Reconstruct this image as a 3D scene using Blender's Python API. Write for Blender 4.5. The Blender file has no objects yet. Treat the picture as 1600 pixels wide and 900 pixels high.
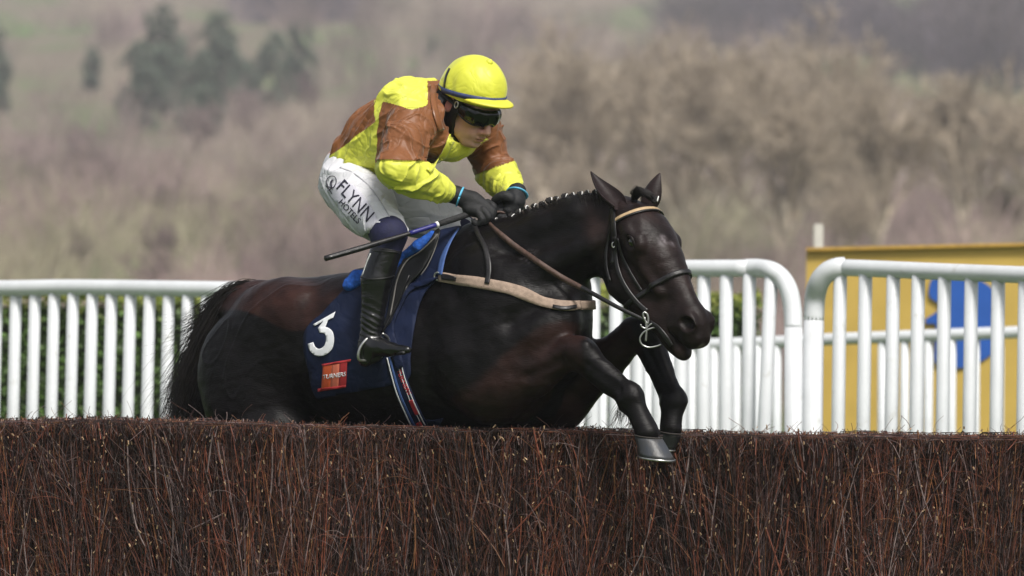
import bpy, bmesh, math, random
import numpy as np
from mathutils import Vector, Matrix
from mathutils.bvhtree import BVHTree
random.seed(7); rng = np.random.default_rng(7)
SC = bpy.context.scene; COL = SC.collection
R = math.radians
# ------------------------------------------------------------------ camera, world, sun, exposure
PXM = 430.0            # photograph pixels per metre at the horse, 30 m from the lens
DIST = 30.0; CAMZ = 2.4; HORY = 230.0
cam_d = bpy.data.cameras.new('camera'); cam = bpy.data.objects.new('camera', cam_d); COL.objects.link(cam)
cam.location = (0, -DIST, CAMZ); cam.rotation_euler = (R(90), 0, 0)
cam_d.sensor_width = 36.0
cam_d.lens = 36.0 * DIST / (1600.0 / PXM)
cam_d.shift_y = -(450.0 - HORY) / 1600.0
cam_d.clip_start = 1.0; cam_d.clip_end = 6000.0
cam_d.dof.use_dof = True; cam_d.dof.focus_distance = 29.9; cam_d.dof.aperture_fstop = 6.2
SC.camera = cam
SUN_EL, SUN_AZ = 52.0, 156.0     # azimuth clockwise from +Y: behind and left of the camera
w = bpy.data.worlds.new('World'); SC.world = w; w.use_nodes = True
nt = w.node_tree; bg = nt.nodes['Background']
sky = nt.nodes.new('ShaderNodeTexSky'); sky.sky_type = 'NISHITA'; sky.sun_disc = False
sky.sun_elevation = R(SUN_EL); sky.sun_rotation = R(SUN_AZ)
sky.dust_density = 4.0; sky.air_density = 1.0; sky.ozone_density = 1.0
hs = nt.nodes.new('ShaderNodeHueSaturation'); hs.inputs['Saturation'].default_value = 0.38
nt.links.new(sky.outputs[0], hs.inputs['Color']); nt.links.new(hs.outputs[0], bg.inputs['Color'])
bg.inputs['Strength'].default_value = 0.10
sun_d = bpy.data.lights.new('sun', 'SUN'); sun_d.energy = 2.9; sun_d.angle = R(14); sun_d.color = (1.0, 0.96, 0.9)
sun = bpy.data.objects.new('sun', sun_d); COL.objects.link(sun)
az, el = R(SUN_AZ), R(SUN_EL)
sdir = Vector((math.sin(az) * math.cos(el), math.cos(az) * math.cos(el), math.sin(el)))
sun.rotation_euler = sdir.to_track_quat('Z', 'Y').to_euler()
SC.view_settings.view_transform = 'Standard'; SC.view_settings.look = 'None'
SC.view_settings.exposure = 0.36; SC.view_settings.gamma = 1.0
SC.cycles.max_bounces = 6; SC.cycles.volume_bounces = 1

# ------------------------------------------------------------------ coordinates
K = 1.0 / (PXM * DIST)
def W(x, y, D=0.0):
    """photograph pixel + depth (pixels of 1/430 m, away from the camera) -> world"""
    Y = D / PXM; s = (DIST + Y) * K
    return np.array([(x - 800.0) * s, Y, CAMZ - (y - HORY) * s])
def WD(x, y, d):                       # d metres from the camera
    s = d * K
    return np.array([(x - 800.0) * s, d - DIST, CAMZ - (y - HORY) * s])
def proj(P):
    d = P[:, 1] + DIST
    return np.stack([800 + P[:, 0] / (d * K), HORY + (CAMZ - P[:, 2]) / (d * K)], 1)
SN, CS = 0.545, 0.839
D0 = 65.0
def DC(cx): return D0 - 0.65 * (cx - 800.0)
def HP(x, y, l=0.0):                   # horse space: seen at pixel x, y; l = pixels out from the centre plane towards the camera
    cx = x + SN * l
    return W(x, y, DC(cx) - CS * l)
FV = np.array([CS, -SN, 0.0]); LV = np.array([-SN, -CS, 0.0]); UV = np.array([0, 0, 1.0])
def mirror(P):                         # across the horse's centre plane
    P = np.asarray(P, float); o = HP(700, 500, 0)
    return P - 2 * ((P - o) @ LV)[..., None] * LV
CAMP = Vector((0, -DIST, CAMZ))

# ------------------------------------------------------------------ materials
def _nt(name):
    m = bpy.data.materials.new(name); m.use_nodes = True
    return m, m.node_tree, m.node_tree.nodes['Principled BSDF']
def mat(name, col, rough=0.6, var=0.15, scale=30.0, bump=0.0, bscale=None, metal=0.0, spec=0.5, attr=None, stretch=(1, 1, 1), ridged=0.0, hairs=0.0,
        sheen=0.0, coat=0.0, col2=None, detail=5.0, dist=0.0, bdist=0.004, mscale=None):
    m, t, b = _nt(name); N = t.nodes; L = t.links
    tc = N.new('ShaderNodeTexCoord'); mp = N.new('ShaderNodeMapping'); mp.inputs['Scale'].default_value = stretch
    L.new(tc.outputs['Object'], mp.inputs['Vector'])
    nz = N.new('ShaderNodeTexNoise'); nz.inputs['Scale'].default_value = scale; nz.inputs['Detail'].default_value = detail
    nz.inputs['Distortion'].default_value = dist
    L.new(mp.outputs[0], nz.inputs['Vector'])
    if attr:
        src = N.new('ShaderNodeAttribute'); src.attribute_name = attr; so = src.outputs['Color']
    else:
        src = N.new('ShaderNodeRGB'); src.outputs[0].default_value = (*col, 1); so = src.outputs[0]
    mx = N.new('ShaderNodeMix'); mx.data_type = 'RGBA'
    cr = N.new('ShaderNodeValToRGB'); cr.color_ramp.elements[0].position = 0.35; cr.color_ramp.elements[1].position = 0.65
    L.new(nz.outputs['Fac'], cr.inputs[0]); L.new(cr.outputs[0], mx.inputs['Factor'])
    if col2 is not None:
        L.new(so, mx.inputs[6]); mx.inputs[7].default_value = (*col2, 1)
    else:
        lo = N.new('ShaderNodeMix'); lo.data_type = 'RGBA'; lo.blend_type = 'MULTIPLY'; lo.inputs['Factor'].default_value = 1
        L.new(so, lo.inputs[6]); lo.inputs[7].default_value = (1 - var, 1 - var, 1 - var, 1)
        hi = N.new('ShaderNodeMix'); hi.data_type = 'RGBA'; hi.blend_type = 'MULTIPLY'; hi.inputs['Factor'].default_value = 1
        L.new(so, hi.inputs[6]); hi.inputs[7].default_value = (1 + var, 1 + var, 1 + var, 1)
        L.new(lo.outputs[2], mx.inputs[6]); L.new(hi.outputs[2], mx.inputs[7])
    L.new(mx.outputs[2], b.inputs['Base Color'])
    b.inputs['Roughness'].default_value = rough; b.inputs['Metallic'].default_value = metal
    b.inputs['Specular IOR Level'].default_value = spec
    if sheen: b.inputs['Sheen Weight'].default_value = sheen; b.inputs['Sheen Roughness'].default_value = 0.4
    if coat: b.inputs['Coat Weight'].default_value = coat; b.inputs['Coat Roughness'].default_value = 0.15
    if bump:
        n2 = N.new('ShaderNodeTexNoise'); n2.inputs['Scale'].default_value = bscale or scale; n2.inputs['Detail'].default_value = 4
        L.new(mp.outputs[0], n2.inputs['Vector'])
        if ridged:
            n2.inputs['Distortion'].default_value = ridged; n2.inputs['Detail'].default_value = 2.5
            m1 = N.new('ShaderNodeMath'); m1.operation = 'SUBTRACT'; L.new(n2.outputs['Fac'], m1.inputs[0]); m1.inputs[1].default_value = .5
            m2 = N.new('ShaderNodeMath'); m2.operation = 'ABSOLUTE'; L.new(m1.outputs[0], m2.inputs[0])
            m3 = N.new('ShaderNodeMath'); m3.operation = 'POWER'; L.new(m2.outputs[0], m3.inputs[0]); m3.inputs[1].default_value = .7
        bp = N.new('ShaderNodeBump'); bp.inputs['Strength'].default_value = bump; bp.inputs['Distance'].default_value = bdist
        L.new(m3.outputs[0] if ridged else n2.outputs['Fac'], bp.inputs['Height']); L.new(bp.outputs[0], b.inputs['Normal'])
        if hairs:
            m4 = N.new('ShaderNodeMapping'); m4.inputs['Scale'].default_value = (60, 60, 420); m4.inputs['Rotation'].default_value = (0, R(18), 0); L.new(tc.outputs['Object'], m4.inputs[0])
            n5 = N.new('ShaderNodeTexNoise'); n5.inputs['Scale'].default_value = 1.0; n5.inputs['Detail'].default_value = 3; L.new(m4.outputs[0], n5.inputs['Vector'])
            b5 = N.new('ShaderNodeBump'); b5.inputs['Strength'].default_value = hairs; b5.inputs['Distance'].default_value = .002; L.new(n5.outputs['Fac'], b5.inputs['Height']); L.new(bp.outputs[0], b5.inputs['Normal']); L.new(b5.outputs[0], b.inputs['Normal'])
    return m

M = {}
M['coat'] = mat('horse_coat', (0, 0, 0), 0.40, 0.3, 14, bump=0.3, bscale=13, attr='Col', spec=0.17, bdist=0.006, ridged=.6, hairs=.7)
M['hoof'] = mat('hoof_horn', (0.036, 0.041, 0.052), 0.45, 0.3, 34, stretch=(1, 1, .5), bump=.5, bscale=70, col2=(.045, .042, .041), bdist=.003)
M['hoofdark'] = mat('dark_hoof_horn', (0.012, 0.012, 0.014), 0.5, 0.4, 34, stretch=(1, 1, .5), bump=.5, bscale=70)
M['steel'] = mat('bright_steel', (0.45, 0.45, 0.44), 0.3, 0.15, 60, metal=0.9)
M['hair'] = mat('black_hair', (0.012, 0.009, 0.008), 0.42, 0.4, 20, spec=0.5)
M['mane'] = mat('mane_plait', (0.012, 0.010, 0.010), 0.5, 0.4, 80, bump=.8, bscale=220)
M['whiteband'] = mat('white_band', (0.75, 0.75, 0.73), 0.5, 0.08, 40)
M['silk'] = mat('racing_silk', (0, 0, 0), 0.5, 0.05, 18, bump=0.6, bscale=8, attr='Col', spec=0.32, sheen=0.15, stretch=(1, 1, .8), bdist=0.022, ridged=1.1)
M['cap'] = mat('yellow_cap_cover', (0.64, 0.65, 0.055), 0.5, 0.04, 14, bump=0.5, bscale=9, sheen=0.2, bdist=0.012, ridged=.8)
M['peak'] = mat('yellow_peak', (0.66, 0.62, 0.05), 0.5, 0.04, 20)
M['breech'] = mat('white_breeches', (0.64, 0.64, 0.67), 0.75, 0.05, 12, bump=0.7, bscale=8, bdist=0.02, ridged=.9)
M['skin'] = mat('skin', (0, 0, 0), 0.48, 0.07, 40, attr='Col', bump=.1, bscale=150, spec=0.4)
M['glove'] = mat('black_glove', (0.005, 0.0055, 0.007), 0.7, 0.3, 60, bump=.4, bscale=250)
M['cyan'] = mat('light_blue_trim', (0.12, 0.48, 0.72), 0.5, 0.08, 40)
M['leather'] = mat('black_leather', (0.006, 0.006, 0.007), 0.26, 0.3, 22, bump=0.35, bscale=26, spec=0.6, bdist=0.006, stretch=(1, 1, 2.2))
M['saddleblack'] = mat('black_saddle_leather', (0.005, 0.005, 0.006), 0.5, 0.3, 30, bump=.2, bscale=60)
M['brown'] = mat('brown_rein_rubber', (0.075, 0.042, 0.032), 0.6, 0.3, 60, bump=.4, bscale=300)
M['strap'] = mat('black_strap', (0.010, 0.009, 0.010), 0.42, 0.3, 60, bump=.2, bscale=120)
M['tan'] = mat('beige_sheepskin_web', (0.29, 0.215, 0.165), 0.85, 0.16, 60, bump=.4, bscale=200)
M['browtan'] = mat('beige_browband', (0.42, 0.30, 0.17), 0.5, 0.15, 60)
M['navy'] = mat('navy_cloth', (0.0045, 0.010, 0.036), 0.7, 0.12, 14, bump=.5, bscale=9, bdist=0.014, ridged=.8, spec=.25)
M['sock'] = mat('navy_sock', (0.008, 0.009, 0.042), 0.8, 0.15, 60, bump=.4, bscale=180)
M['blue'] = mat('bright_blue_foam', (0.012, 0.09, 0.42), 0.85, 0.3, 70, bump=.7, bscale=120)
M['paleblue'] = mat('pale_blue_edge', (0.045, 0.095, 0.27), 0.7, 0.1, 50)
M['white'] = mat('white_print', (0.74, 0.75, 0.78), 0.6, 0.04, 40)
M['ink'] = mat('dark_print', (0.018, 0.016, 0.035), 0.6, 0.1, 40)
M['patch'] = mat('pale_lilac_patch', (0.59, 0.58, 0.65), 0.75, 0.05, 12, bump=.2, bscale=18)
M['orange'] = mat('orange_print', (0.62, 0.10, 0.03), 0.6, 0.05, 40)
M['salmon'] = mat('salmon_print', (0.60, 0.15, 0.09), 0.6, 0.05, 40)
M['crimson'] = mat('crimson_print', (0.42, 0.025, 0.03), 0.6, 0.05, 40)
M['red'] = mat('red_print', (0.40, 0.03, 0.04), 0.6, 0.1, 40)
M['lens'] = mat('dark_goggle_lens', (0.004, 0.005, 0.004), 0.1, 0.1, 40, spec=0.45, coat=0.0)
M['bandnavy'] = mat('helmet_elastic', (0.035, 0.05, 0.14), 0.6, 0.1, 60)
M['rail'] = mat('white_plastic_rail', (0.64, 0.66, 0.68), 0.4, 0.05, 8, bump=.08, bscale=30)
M['yellow'] = mat('yellow_board', (0.56, 0.385, 0.09), 0.55, 0.05, 6)
M['boardblue'] = mat('blue_board_print', (0.02, 0.10, 0.42), 0.55, 0.05, 6)
M['post'] = mat('cream_post', (0.60, 0.58, 0.52), 0.6, 0.1, 10)
M['twig'] = mat('birch_twig', (0, 0, 0), 0.55, 0.35, 40, attr='Col', spec=0.35)
M['brushcore'] = mat('packed_brush', (0.02, 0.011, 0.009), 0.9, 0.5, 60, bump=1, bscale=120)
M['hedge'] = mat('hedge_leaf', (0, 0, 0), 0.6, 0.3, 10, attr='Col')
M['hedgecore'] = mat('hedge_inside', (0.02, 0.028, 0.012), 0.9, 0.4, 20)
M['bark'] = mat('winter_bark', (0, 0, 0), 0.9, 0.25, 2, attr='Col')
M['fir'] = mat('evergreen_leaf', (0, 0, 0), 0.9, 0.3, 1, attr='Col')

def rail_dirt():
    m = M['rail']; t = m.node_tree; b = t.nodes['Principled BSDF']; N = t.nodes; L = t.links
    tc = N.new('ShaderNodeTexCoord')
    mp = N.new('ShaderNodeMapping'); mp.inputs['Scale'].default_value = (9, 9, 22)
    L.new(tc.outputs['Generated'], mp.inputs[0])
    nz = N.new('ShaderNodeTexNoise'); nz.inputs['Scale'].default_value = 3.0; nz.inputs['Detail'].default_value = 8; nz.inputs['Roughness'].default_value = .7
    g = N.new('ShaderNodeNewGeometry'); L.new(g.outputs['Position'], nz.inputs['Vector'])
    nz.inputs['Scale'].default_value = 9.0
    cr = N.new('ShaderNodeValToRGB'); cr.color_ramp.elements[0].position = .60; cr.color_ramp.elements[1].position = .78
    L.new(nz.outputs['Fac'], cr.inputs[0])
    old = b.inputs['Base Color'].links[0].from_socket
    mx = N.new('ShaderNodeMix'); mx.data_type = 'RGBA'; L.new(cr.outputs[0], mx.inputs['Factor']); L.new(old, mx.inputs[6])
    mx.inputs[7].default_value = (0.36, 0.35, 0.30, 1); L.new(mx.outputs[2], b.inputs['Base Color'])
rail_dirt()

# ------------------------------------------------------------------ object helpers
def mesh_np(name, V, F, m, col=None, smooth=True, mats=None, midx=None):
    """V (n,3), F (k,3|4) int array"""
    V = np.asarray(V, np.float32); F = np.asarray(F, np.int32); me = bpy.data.meshes.new(name)
    me.vertices.add(len(V)); me.vertices.foreach_set('co', V.ravel())
    n, s = F.shape
    me.loops.add(n * s); me.loops.foreach_set('vertex_index', F.ravel())
    me.polygons.add(n); me.polygons.foreach_set('loop_start', np.arange(0, n * s, s, dtype=np.int32))
    me.polygons.foreach_set('loop_total', np.full(n, s, np.int32))
    if smooth: me.polygons.foreach_set('use_smooth', np.ones(n, bool))
    for q in (mats or [m]): me.materials.append(q)
    if midx is not None: me.polygons.foreach_set('material_index', np.asarray(midx, np.int32))
    me.update(calc_edges=True)
    if col is not None:
        a = me.color_attributes.new('Col', 'FLOAT_COLOR', 'POINT')
        c = np.ones((len(V), 4), np.float32); c[:, :3] = col; a.data.foreach_set('color', c.ravel())
    return me
def link(name, me, parent=None):
    o = bpy.data.objects.new(name, me); COL.objects.link(o)
    if parent is not None: o.parent = parent; o.matrix_parent_inverse = Matrix.Translation(-parent.location)
    return o
def tag(o, label=None, cat=None, group=None, kind=None):
    for k, v in (('label', label), ('category', cat), ('group', group), ('kind', kind)):
        if v: o[k] = v
    return o
def thing(name, loc, label, cat, group=None):
    o = bpy.data.objects.new(name, None); COL.objects.link(o); o.location = Vector(tuple(loc)); o.empty_display_size = .1
    return tag(o, label, cat, group)
def reloc(me, origin):
    me.transform(Matrix.Translation(-Vector(tuple(origin))))

# ------------------------------------------------------------------ tubes and strands
def frames(P):
    T = np.gradient(P, axis=-2); T /= np.linalg.norm(T, axis=-1, keepdims=True) + 1e-9
    ref = np.where(np.abs(T[..., 2:3]) > .9, np.array([1., 0, 0]), np.array([0, 0, 1.]))
    A = np.cross(T, ref); A /= np.linalg.norm(A, axis=-1, keepdims=True) + 1e-9
    return A, np.cross(T, A)
def strands(P, rad, sides=3, cap=False):
    """P (n,m,3) rad (n,m) -> V,F quads"""
    n, m, _ = P.shape; A, B = frames(P)
    if m > 2:                                          # one steady frame per strand
        A = np.repeat(A[:, m // 2:m // 2 + 1], m, 1); B = np.repeat(B[:, m // 2:m // 2 + 1], m, 1)
    ang = np.arange(sides) * 2 * np.pi / sides
    V = P[:, :, None, :] + rad[:, :, None, None] * (np.cos(ang)[:, None] * A[:, :, None, :] + np.sin(ang)[:, None] * B[:, :, None, :])
    idx = np.arange(n * m * sides).reshape(n, m, sides)
    a = idx[:, :-1, :]; b = idx[:, 1:, :]; an = np.roll(a, -1, 2); bn = np.roll(b, -1, 2)
    return V.reshape(-1, 3), np.stack([a, an, bn, b], -1).reshape(-1, 4)
def catmull(pts, n=8):
    P = np.asarray(pts, float); P = np.vstack([2 * P[0] - P[1], P, 2 * P[-1] - P[-2]]); out = []
    for i in range(1, len(P) - 2):
        for t in np.linspace(0, 1, n, endpoint=False):
            p0, p1, p2, p3 = P[i - 1:i + 3]
            out.append(.5 * (2 * p1 + (p2 - p0) * t + (2 * p0 - 5 * p1 + 4 * p2 - p3) * t * t + (3 * p1 - p0 - 3 * p2 + p3) * t ** 3))
    out.append(P[-2]); return np.array(out)
def tube_me(name, pts, r, m, sides=12, smoothn=6, flat=None):
    """pts world; r scalar or list; capped"""
    P = catmull(pts, smoothn) if smoothn else np.asarray(pts, float)
    rr = np.interp(np.linspace(0, 1, len(P)), np.linspace(0, 1, len(np.atleast_1d(r))), np.atleast_1d(r)) if np.ndim(r) else np.full(len(P), r)
    T = np.gradient(P, axis=0); T /= np.linalg.norm(T, axis=1, keepdims=True) + 1e-9
    a = np.cross(T[0], [0, 0, 1.]);
    if np.linalg.norm(a) < .1: a = np.cross(T[0], [1., 0, 0])
    a /= np.linalg.norm(a); A = [a]
    for i in range(1, len(P)):
        a = A[-1] - T[i] * (A[-1] @ T[i]); A.append(a / np.linalg.norm(a))
    A = np.array(A); B = np.cross(T, A)
    ang = np.arange(sides) * 2 * np.pi / sides
    V = P[:, None] + rr[:, None, None] * (np.cos(ang)[None, :, None] * A[:, None] + np.sin(ang)[None, :, None] * B[:, None] * (flat or 1))
    m_ = len(P); idx = np.arange(m_ * sides).reshape(m_, sides)
    F = [tuple(q) for q in np.stack([idx[:-1], np.roll(idx[:-1], -1, 1), np.roll(idx[1:], -1, 1), idx[1:]], -1).reshape(-1, 4)]
    F.append(tuple(idx[0][::-1])); F.append(tuple(idx[-1]))
    me = bpy.data.meshes.new(name); me.from_pydata(V.reshape(-1, 3).tolist(), [], [tuple(int(i) for i in f) for f in F]); me.materials.append(m)
    me.polygons.foreach_set('use_smooth', np.ones(len(me.polygons), bool)); me.update()
    return me

# ------------------------------------------------------------------ implicit surfaces
class Vol:
    def __init__(s, lo, hi, h):
        s.h = h; s.lo = np.array(lo, float); n = np.ceil((np.array(hi) - s.lo) / h).astype(int) + 1
        s.ax = [(s.lo[i] + h * np.arange(n[i])).astype(np.float32) for i in range(3)]
        s.D = np.full(n, 1.0, np.float32)
    def sub(s, lo, hi):
        sl = []; 
        for i in range(3):
            a = max(0, int((lo[i] - s.lo[i]) / s.h)); b = min(len(s.ax[i]), int((hi[i] - s.lo[i]) / s.h) + 2)
            if b <= a: return None, None
            sl.append(slice(a, b))
        g = np.meshgrid(s.ax[0][sl[0]], s.ax[1][sl[1]], s.ax[2][sl[2]], indexing='ij', sparse=True)
        return tuple(sl), g
    def comb(s, sl, d, k, mode):
        a = s.D[sl]; d = d.astype(np.float32)
        if mode == 'add':
            h = np.maximum(k - np.abs(a - d), 0) / k if k > 0 else 0; s.D[sl] = np.minimum(a, d) - h * h * k * .25
        else:
            d = -d; h = np.maximum(k - np.abs(a - d), 0) / k if k > 0 else 0; s.D[sl] = np.maximum(a, d) + h * h * k * .25
    def cone(s, p1, p2, r1, r2, k=.02, ax=None, ratio=1.0, mode='add'):
        p1 = np.asarray(p1, float); p2 = np.asarray(p2, float); pad = max(r1, r2) * max(1, ratio) + k + 3 * s.h
        sl, g = s.sub(np.minimum(p1, p2) - pad, np.maximum(p1, p2) + pad)
        if sl is None: return
        q = [g[i] - np.float32(p1[i]) for i in range(3)]; b = p2 - p1
        if ax is not None and ratio != 1:
            e = sum(q[i] * np.float32(ax[i]) for i in range(3)) * np.float32(1 / ratio - 1)
            q = [q[i] + e * np.float32(ax[i]) for i in range(3)]; b = b + ax * (b @ ax) * (1 / ratio - 1)
        bb = max(b @ b, 1e-12)
        t = np.clip(sum(q[i] * np.float32(b[i] / bb) for i in range(3)), 0, 1)
        d = np.sqrt(sum((q[i] - t * np.float32(b[i])) ** 2 for i in range(3))) - (np.float32(r1) + t * np.float32(r2 - r1))
        s.comb(sl, d, k, mode)
    def chain(s, pts, k=.015, ax=None, ratio=1.0, n=4):
        """pts: list of (world point, r)"""
        P = catmull([np.append(p, r) for p, r in pts], n)
        for a, b in zip(P[:-1], P[1:]): s.cone(a[:3], b[:3], a[3], b[3], k if k < .01 else k * .6, ax, ratio)
    def ell(s, c, axes, rad, k=.02, mode='add'):
        c = np.asarray(c, float); rad = np.asarray(rad, float); A = np.asarray(axes, float)
        ext = np.sqrt(((A * rad[:, None]) ** 2).sum(0)) + k + 3 * s.h
        sl, g = s.sub(c - ext, c + ext)
        if sl is None: return
        q = [g[i] - np.float32(c[i]) for i in range(3)]
        u = [sum(q[i] * np.float32(A[j, i]) for i in range(3)) for j in range(3)]
        k0 = np.sqrt(sum((u[j] / np.float32(rad[j])) ** 2 for j in range(3)))
        k1 = np.sqrt(sum((u[j] / np.float32(rad[j] ** 2)) ** 2 for j in range(3))) + 1e-6
        s.comb(sl, k0 * (k0 - 1) / k1, k, mode)
    def cut(s, p, n):                                  # keep the side where (x-p).n < 0
        g = np.meshgrid(*s.ax, indexing='ij', sparse=True)
        d = sum((g[i] - np.float32(p[i])) * np.float32(n[i]) for i in range(3)); s.D = np.maximum(s.D, d.astype(np.float32))
    def mesh(s, smooth=1):
        D = s.D; S = D < 0
        c = [(i, j, k) for i in (0, 1) for j in (0, 1) for k in (0, 1)]
        nx, ny, nz = D.shape
        cnt = np.zeros((nx - 1, ny - 1, nz - 1), np.int8)
        for i, j, k in c: cnt += S[i:nx - 1 + i, j:ny - 1 + j, k:nz - 1 + k]
        act = (cnt > 0) & (cnt < 8); I = np.argwhere(act)
        idm = np.full(act.shape, -1, np.int32); idm[act] = np.arange(len(I))
        vals = {q: D[I[:, 0] + q[0], I[:, 1] + q[1], I[:, 2] + q[2]] for q in c}
        acc = np.zeros((len(I), 3)); num = np.zeros(len(I))
        for a in c:
            for ax in range(3):
                if a[ax]: continue
                b = list(a); b[ax] = 1; b = tuple(b); va, vb = vals[a], vals[b]
                m = (va < 0) != (vb < 0); t = np.where(m, va / np.where(m, va - vb, 1), 0)
                p = np.array(a, float)[None].repeat(len(I), 0); p[:, ax] += t
                acc[m] += p[m]; num[m] += 1
        V = s.lo + (I + acc / num[:, None]) * s.h
        F = []
        for ax in range(3):
            o1, o2 = [(1, 2), (2, 0), (0, 1)][ax]
            sa = [slice(1, None)] * 3; sb = [slice(1, None)] * 3
            sa[ax] = slice(0, -1); sb[ax] = slice(1, None)
            s1 = S[tuple(sa)]; s2 = S[tuple(sb)]
            E = np.argwhere(s1 != s2); 
            off = np.ones(3, int); off[ax] = 0; E = E + off
            keep = (E[:, o1] < act.shape[o1]) & (E[:, o2] < act.shape[o2]) ; E = E[keep]
            st = S[E[:, 0], E[:, 1], E[:, 2]]
            d1 = np.zeros(3, int); d1[o1] = 1; d2 = np.zeros(3, int); d2[o2] = 1
            q = [E - d1 - d2, E - d2, E, E - d1]
            q = np.stack([idm[x[:, 0], x[:, 1], x[:, 2]] for x in q], 1)
            q[~st] = q[~st][:, ::-1]; F.append(q)
        F = np.concatenate(F); F = F[(F >= 0).all(1)]
        for _ in range(smooth):
            a = np.zeros_like(V); n = np.zeros(len(V))
            for i in range(4):
                x, y = F[:, i], F[:, (i + 1) % 4]
                for d in range(3): a[:, d] += np.bincount(x, V[y, d], len(V)) + np.bincount(y, V[x, d], len(V))
                n += np.bincount(x, minlength=len(V)) + np.bincount(y, minlength=len(V))
            V = V * .4 + .6 * a / np.maximum(n, 1)[:, None]
        return V, F
def vnorm(V, F):
    n = np.cross(V[F[:, 2]] - V[F[:, 0]], V[F[:, 3]] - V[F[:, 1]]); out = np.zeros_like(V)
    for i in range(4):
        for d in range(3): out[:, d] += np.bincount(F[:, i], n[:, d], len(V))
    return out / (np.linalg.norm(out, axis=1, keepdims=True) + 1e-12)
def wob(P, f, seed, oct=3):                            # cheap smooth noise from warped sines, about -1..1
    r = np.random.default_rng(seed); out = 0; amp = 1; tot = 0
    for o in range(oct):
        a = r.normal(size=(3, 3)); a /= np.linalg.norm(a, axis=1, keepdims=True); ph = r.uniform(0, 6.28, 3)
        Q = P * f; v = np.sin(Q @ a[0] + ph[0] + 1.7 * np.sin(Q @ a[1] * .7 + ph[1]) + 1.3 * np.sin(Q @ a[2] * .6 + ph[2]))
        out = out + amp * v; tot += amp; amp *= .5; f *= 1.9
    return out / tot
def bvh(V, F): return BVHTree.FromPolygons([tuple(v) for v in V.tolist()], [tuple(f) for f in F.tolist()])
def hit(B, x, y, off=0.0, guess=None, gl=40):
    p = Vector(tuple(W(x, y, 0))); d = (p - CAMP).normalized()
    loc, n, i, t = B.ray_cast(CAMP + d * 26.0, d)
    if loc is None:
        loc, n, i, t = B.find_nearest(Vector(tuple(guess)) if guess is not None else Vector(tuple(HP(x, y, gl))))
        if n.dot(d) > 0: n = -n if False else n
    return np.array(loc) + np.array(n) * off, np.array(n)

P_ = 1.0 / PXM
def patch(name, poly, B, off, m, parent=None, thick=0.0, cell=7.0, sm=4, closed_spline=True, both=False, fold=0.0, guessl=40):
    """a sheet laid on a surface: outline traced, every vertex dropped on the body it lies on"""
    P = np.asarray(poly, float)
    if closed_spline:
        Q = np.vstack([P[-1], P, P[0], P[1]]); out = []
        for i in range(1, len(Q) - 2):
            for t in np.linspace(0, 1, sm, endpoint=False):
                p0, p1, p2, p3 = Q[i - 1:i + 3]
                out.append(.5 * (2 * p1 + (p2 - p0) * t + (2 * p0 - 5 * p1 + 4 * p2 - p3) * t * t + (3 * p1 - p0 - 3 * p2 + p3) * t ** 3))
        P = np.array(out)
    bm = bmesh.new(); bm.faces.new([bm.verts.new((a, b, 0)) for a, b in P])
    return _drop(name, bm, B, off, m, parent, thick, cell, both, fold, guessl)
def _drop(name, bm, B, off, m, parent, thick, cell, both=False, fold=0.0, guessl=40):
    xs = [v.co.x for v in bm.verts]; ys = [v.co.y for v in bm.verts]
    for lo, hi, no in ((min(xs), max(xs), (1, 0, 0)), (min(ys), max(ys), (0, 1, 0))):
        k = lo + cell
        while k < hi:
            bmesh.ops.bisect_plane(bm, geom=bm.verts[:] + bm.edges[:] + bm.faces[:], plane_co=(k, k, 0), plane_no=no); k += cell
    px = np.array([(v.co.x, v.co.y) for v in bm.verts])
    fo = wob(np.c_[px, px[:, :1] * 0] / 430.0, 26, 5) * fold if fold else np.zeros(len(px))
    for v, q, f in zip(bm.verts, px, fo):
        p, n = hit(B, q[0], q[1], off + f, HP(q[0], q[1], guessl)); v.co = Vector(tuple(p))
    for f in bm.faces: f.smooth = True
    bmesh.ops.recalc_face_normals(bm, faces=bm.faces[:])
    s = sum((f.normal.y * f.calc_area() for f in bm.faces))
    if s > 0: bmesh.ops.reverse_faces(bm, faces=bm.faces[:])
    if both:
        vs = {v: bm.verts.new(tuple(mirror(np.array(v.co)))) for v in bm.verts[:]}
        for f in bm.faces[:]:
            g = bm.faces.new([vs[v] for v in reversed(f.verts)]); g.smooth = True
    me = bpy.data.meshes.new(name); bm.to_mesh(me); bm.free(); me.materials.append(m)
    o = link(name, me, parent)
    if thick:
        md = o.modifiers.new('thickness', 'SOLIDIFY'); md.thickness = thick; md.offset = 1.0
    return o
def strip_poly(path, width, n=6):
    P = catmull(np.asarray(path, float), n); T = np.gradient(P, axis=0); T /= np.linalg.norm(T, axis=1, keepdims=True)
    N_ = np.stack([-T[:, 1], T[:, 0]], 1)
    w_ = np.interp(np.linspace(0, 1, len(P)), np.linspace(0, 1, len(np.atleast_1d(width))), np.atleast_1d(width))[:, None] / 2
    return P, N_, w_
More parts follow.
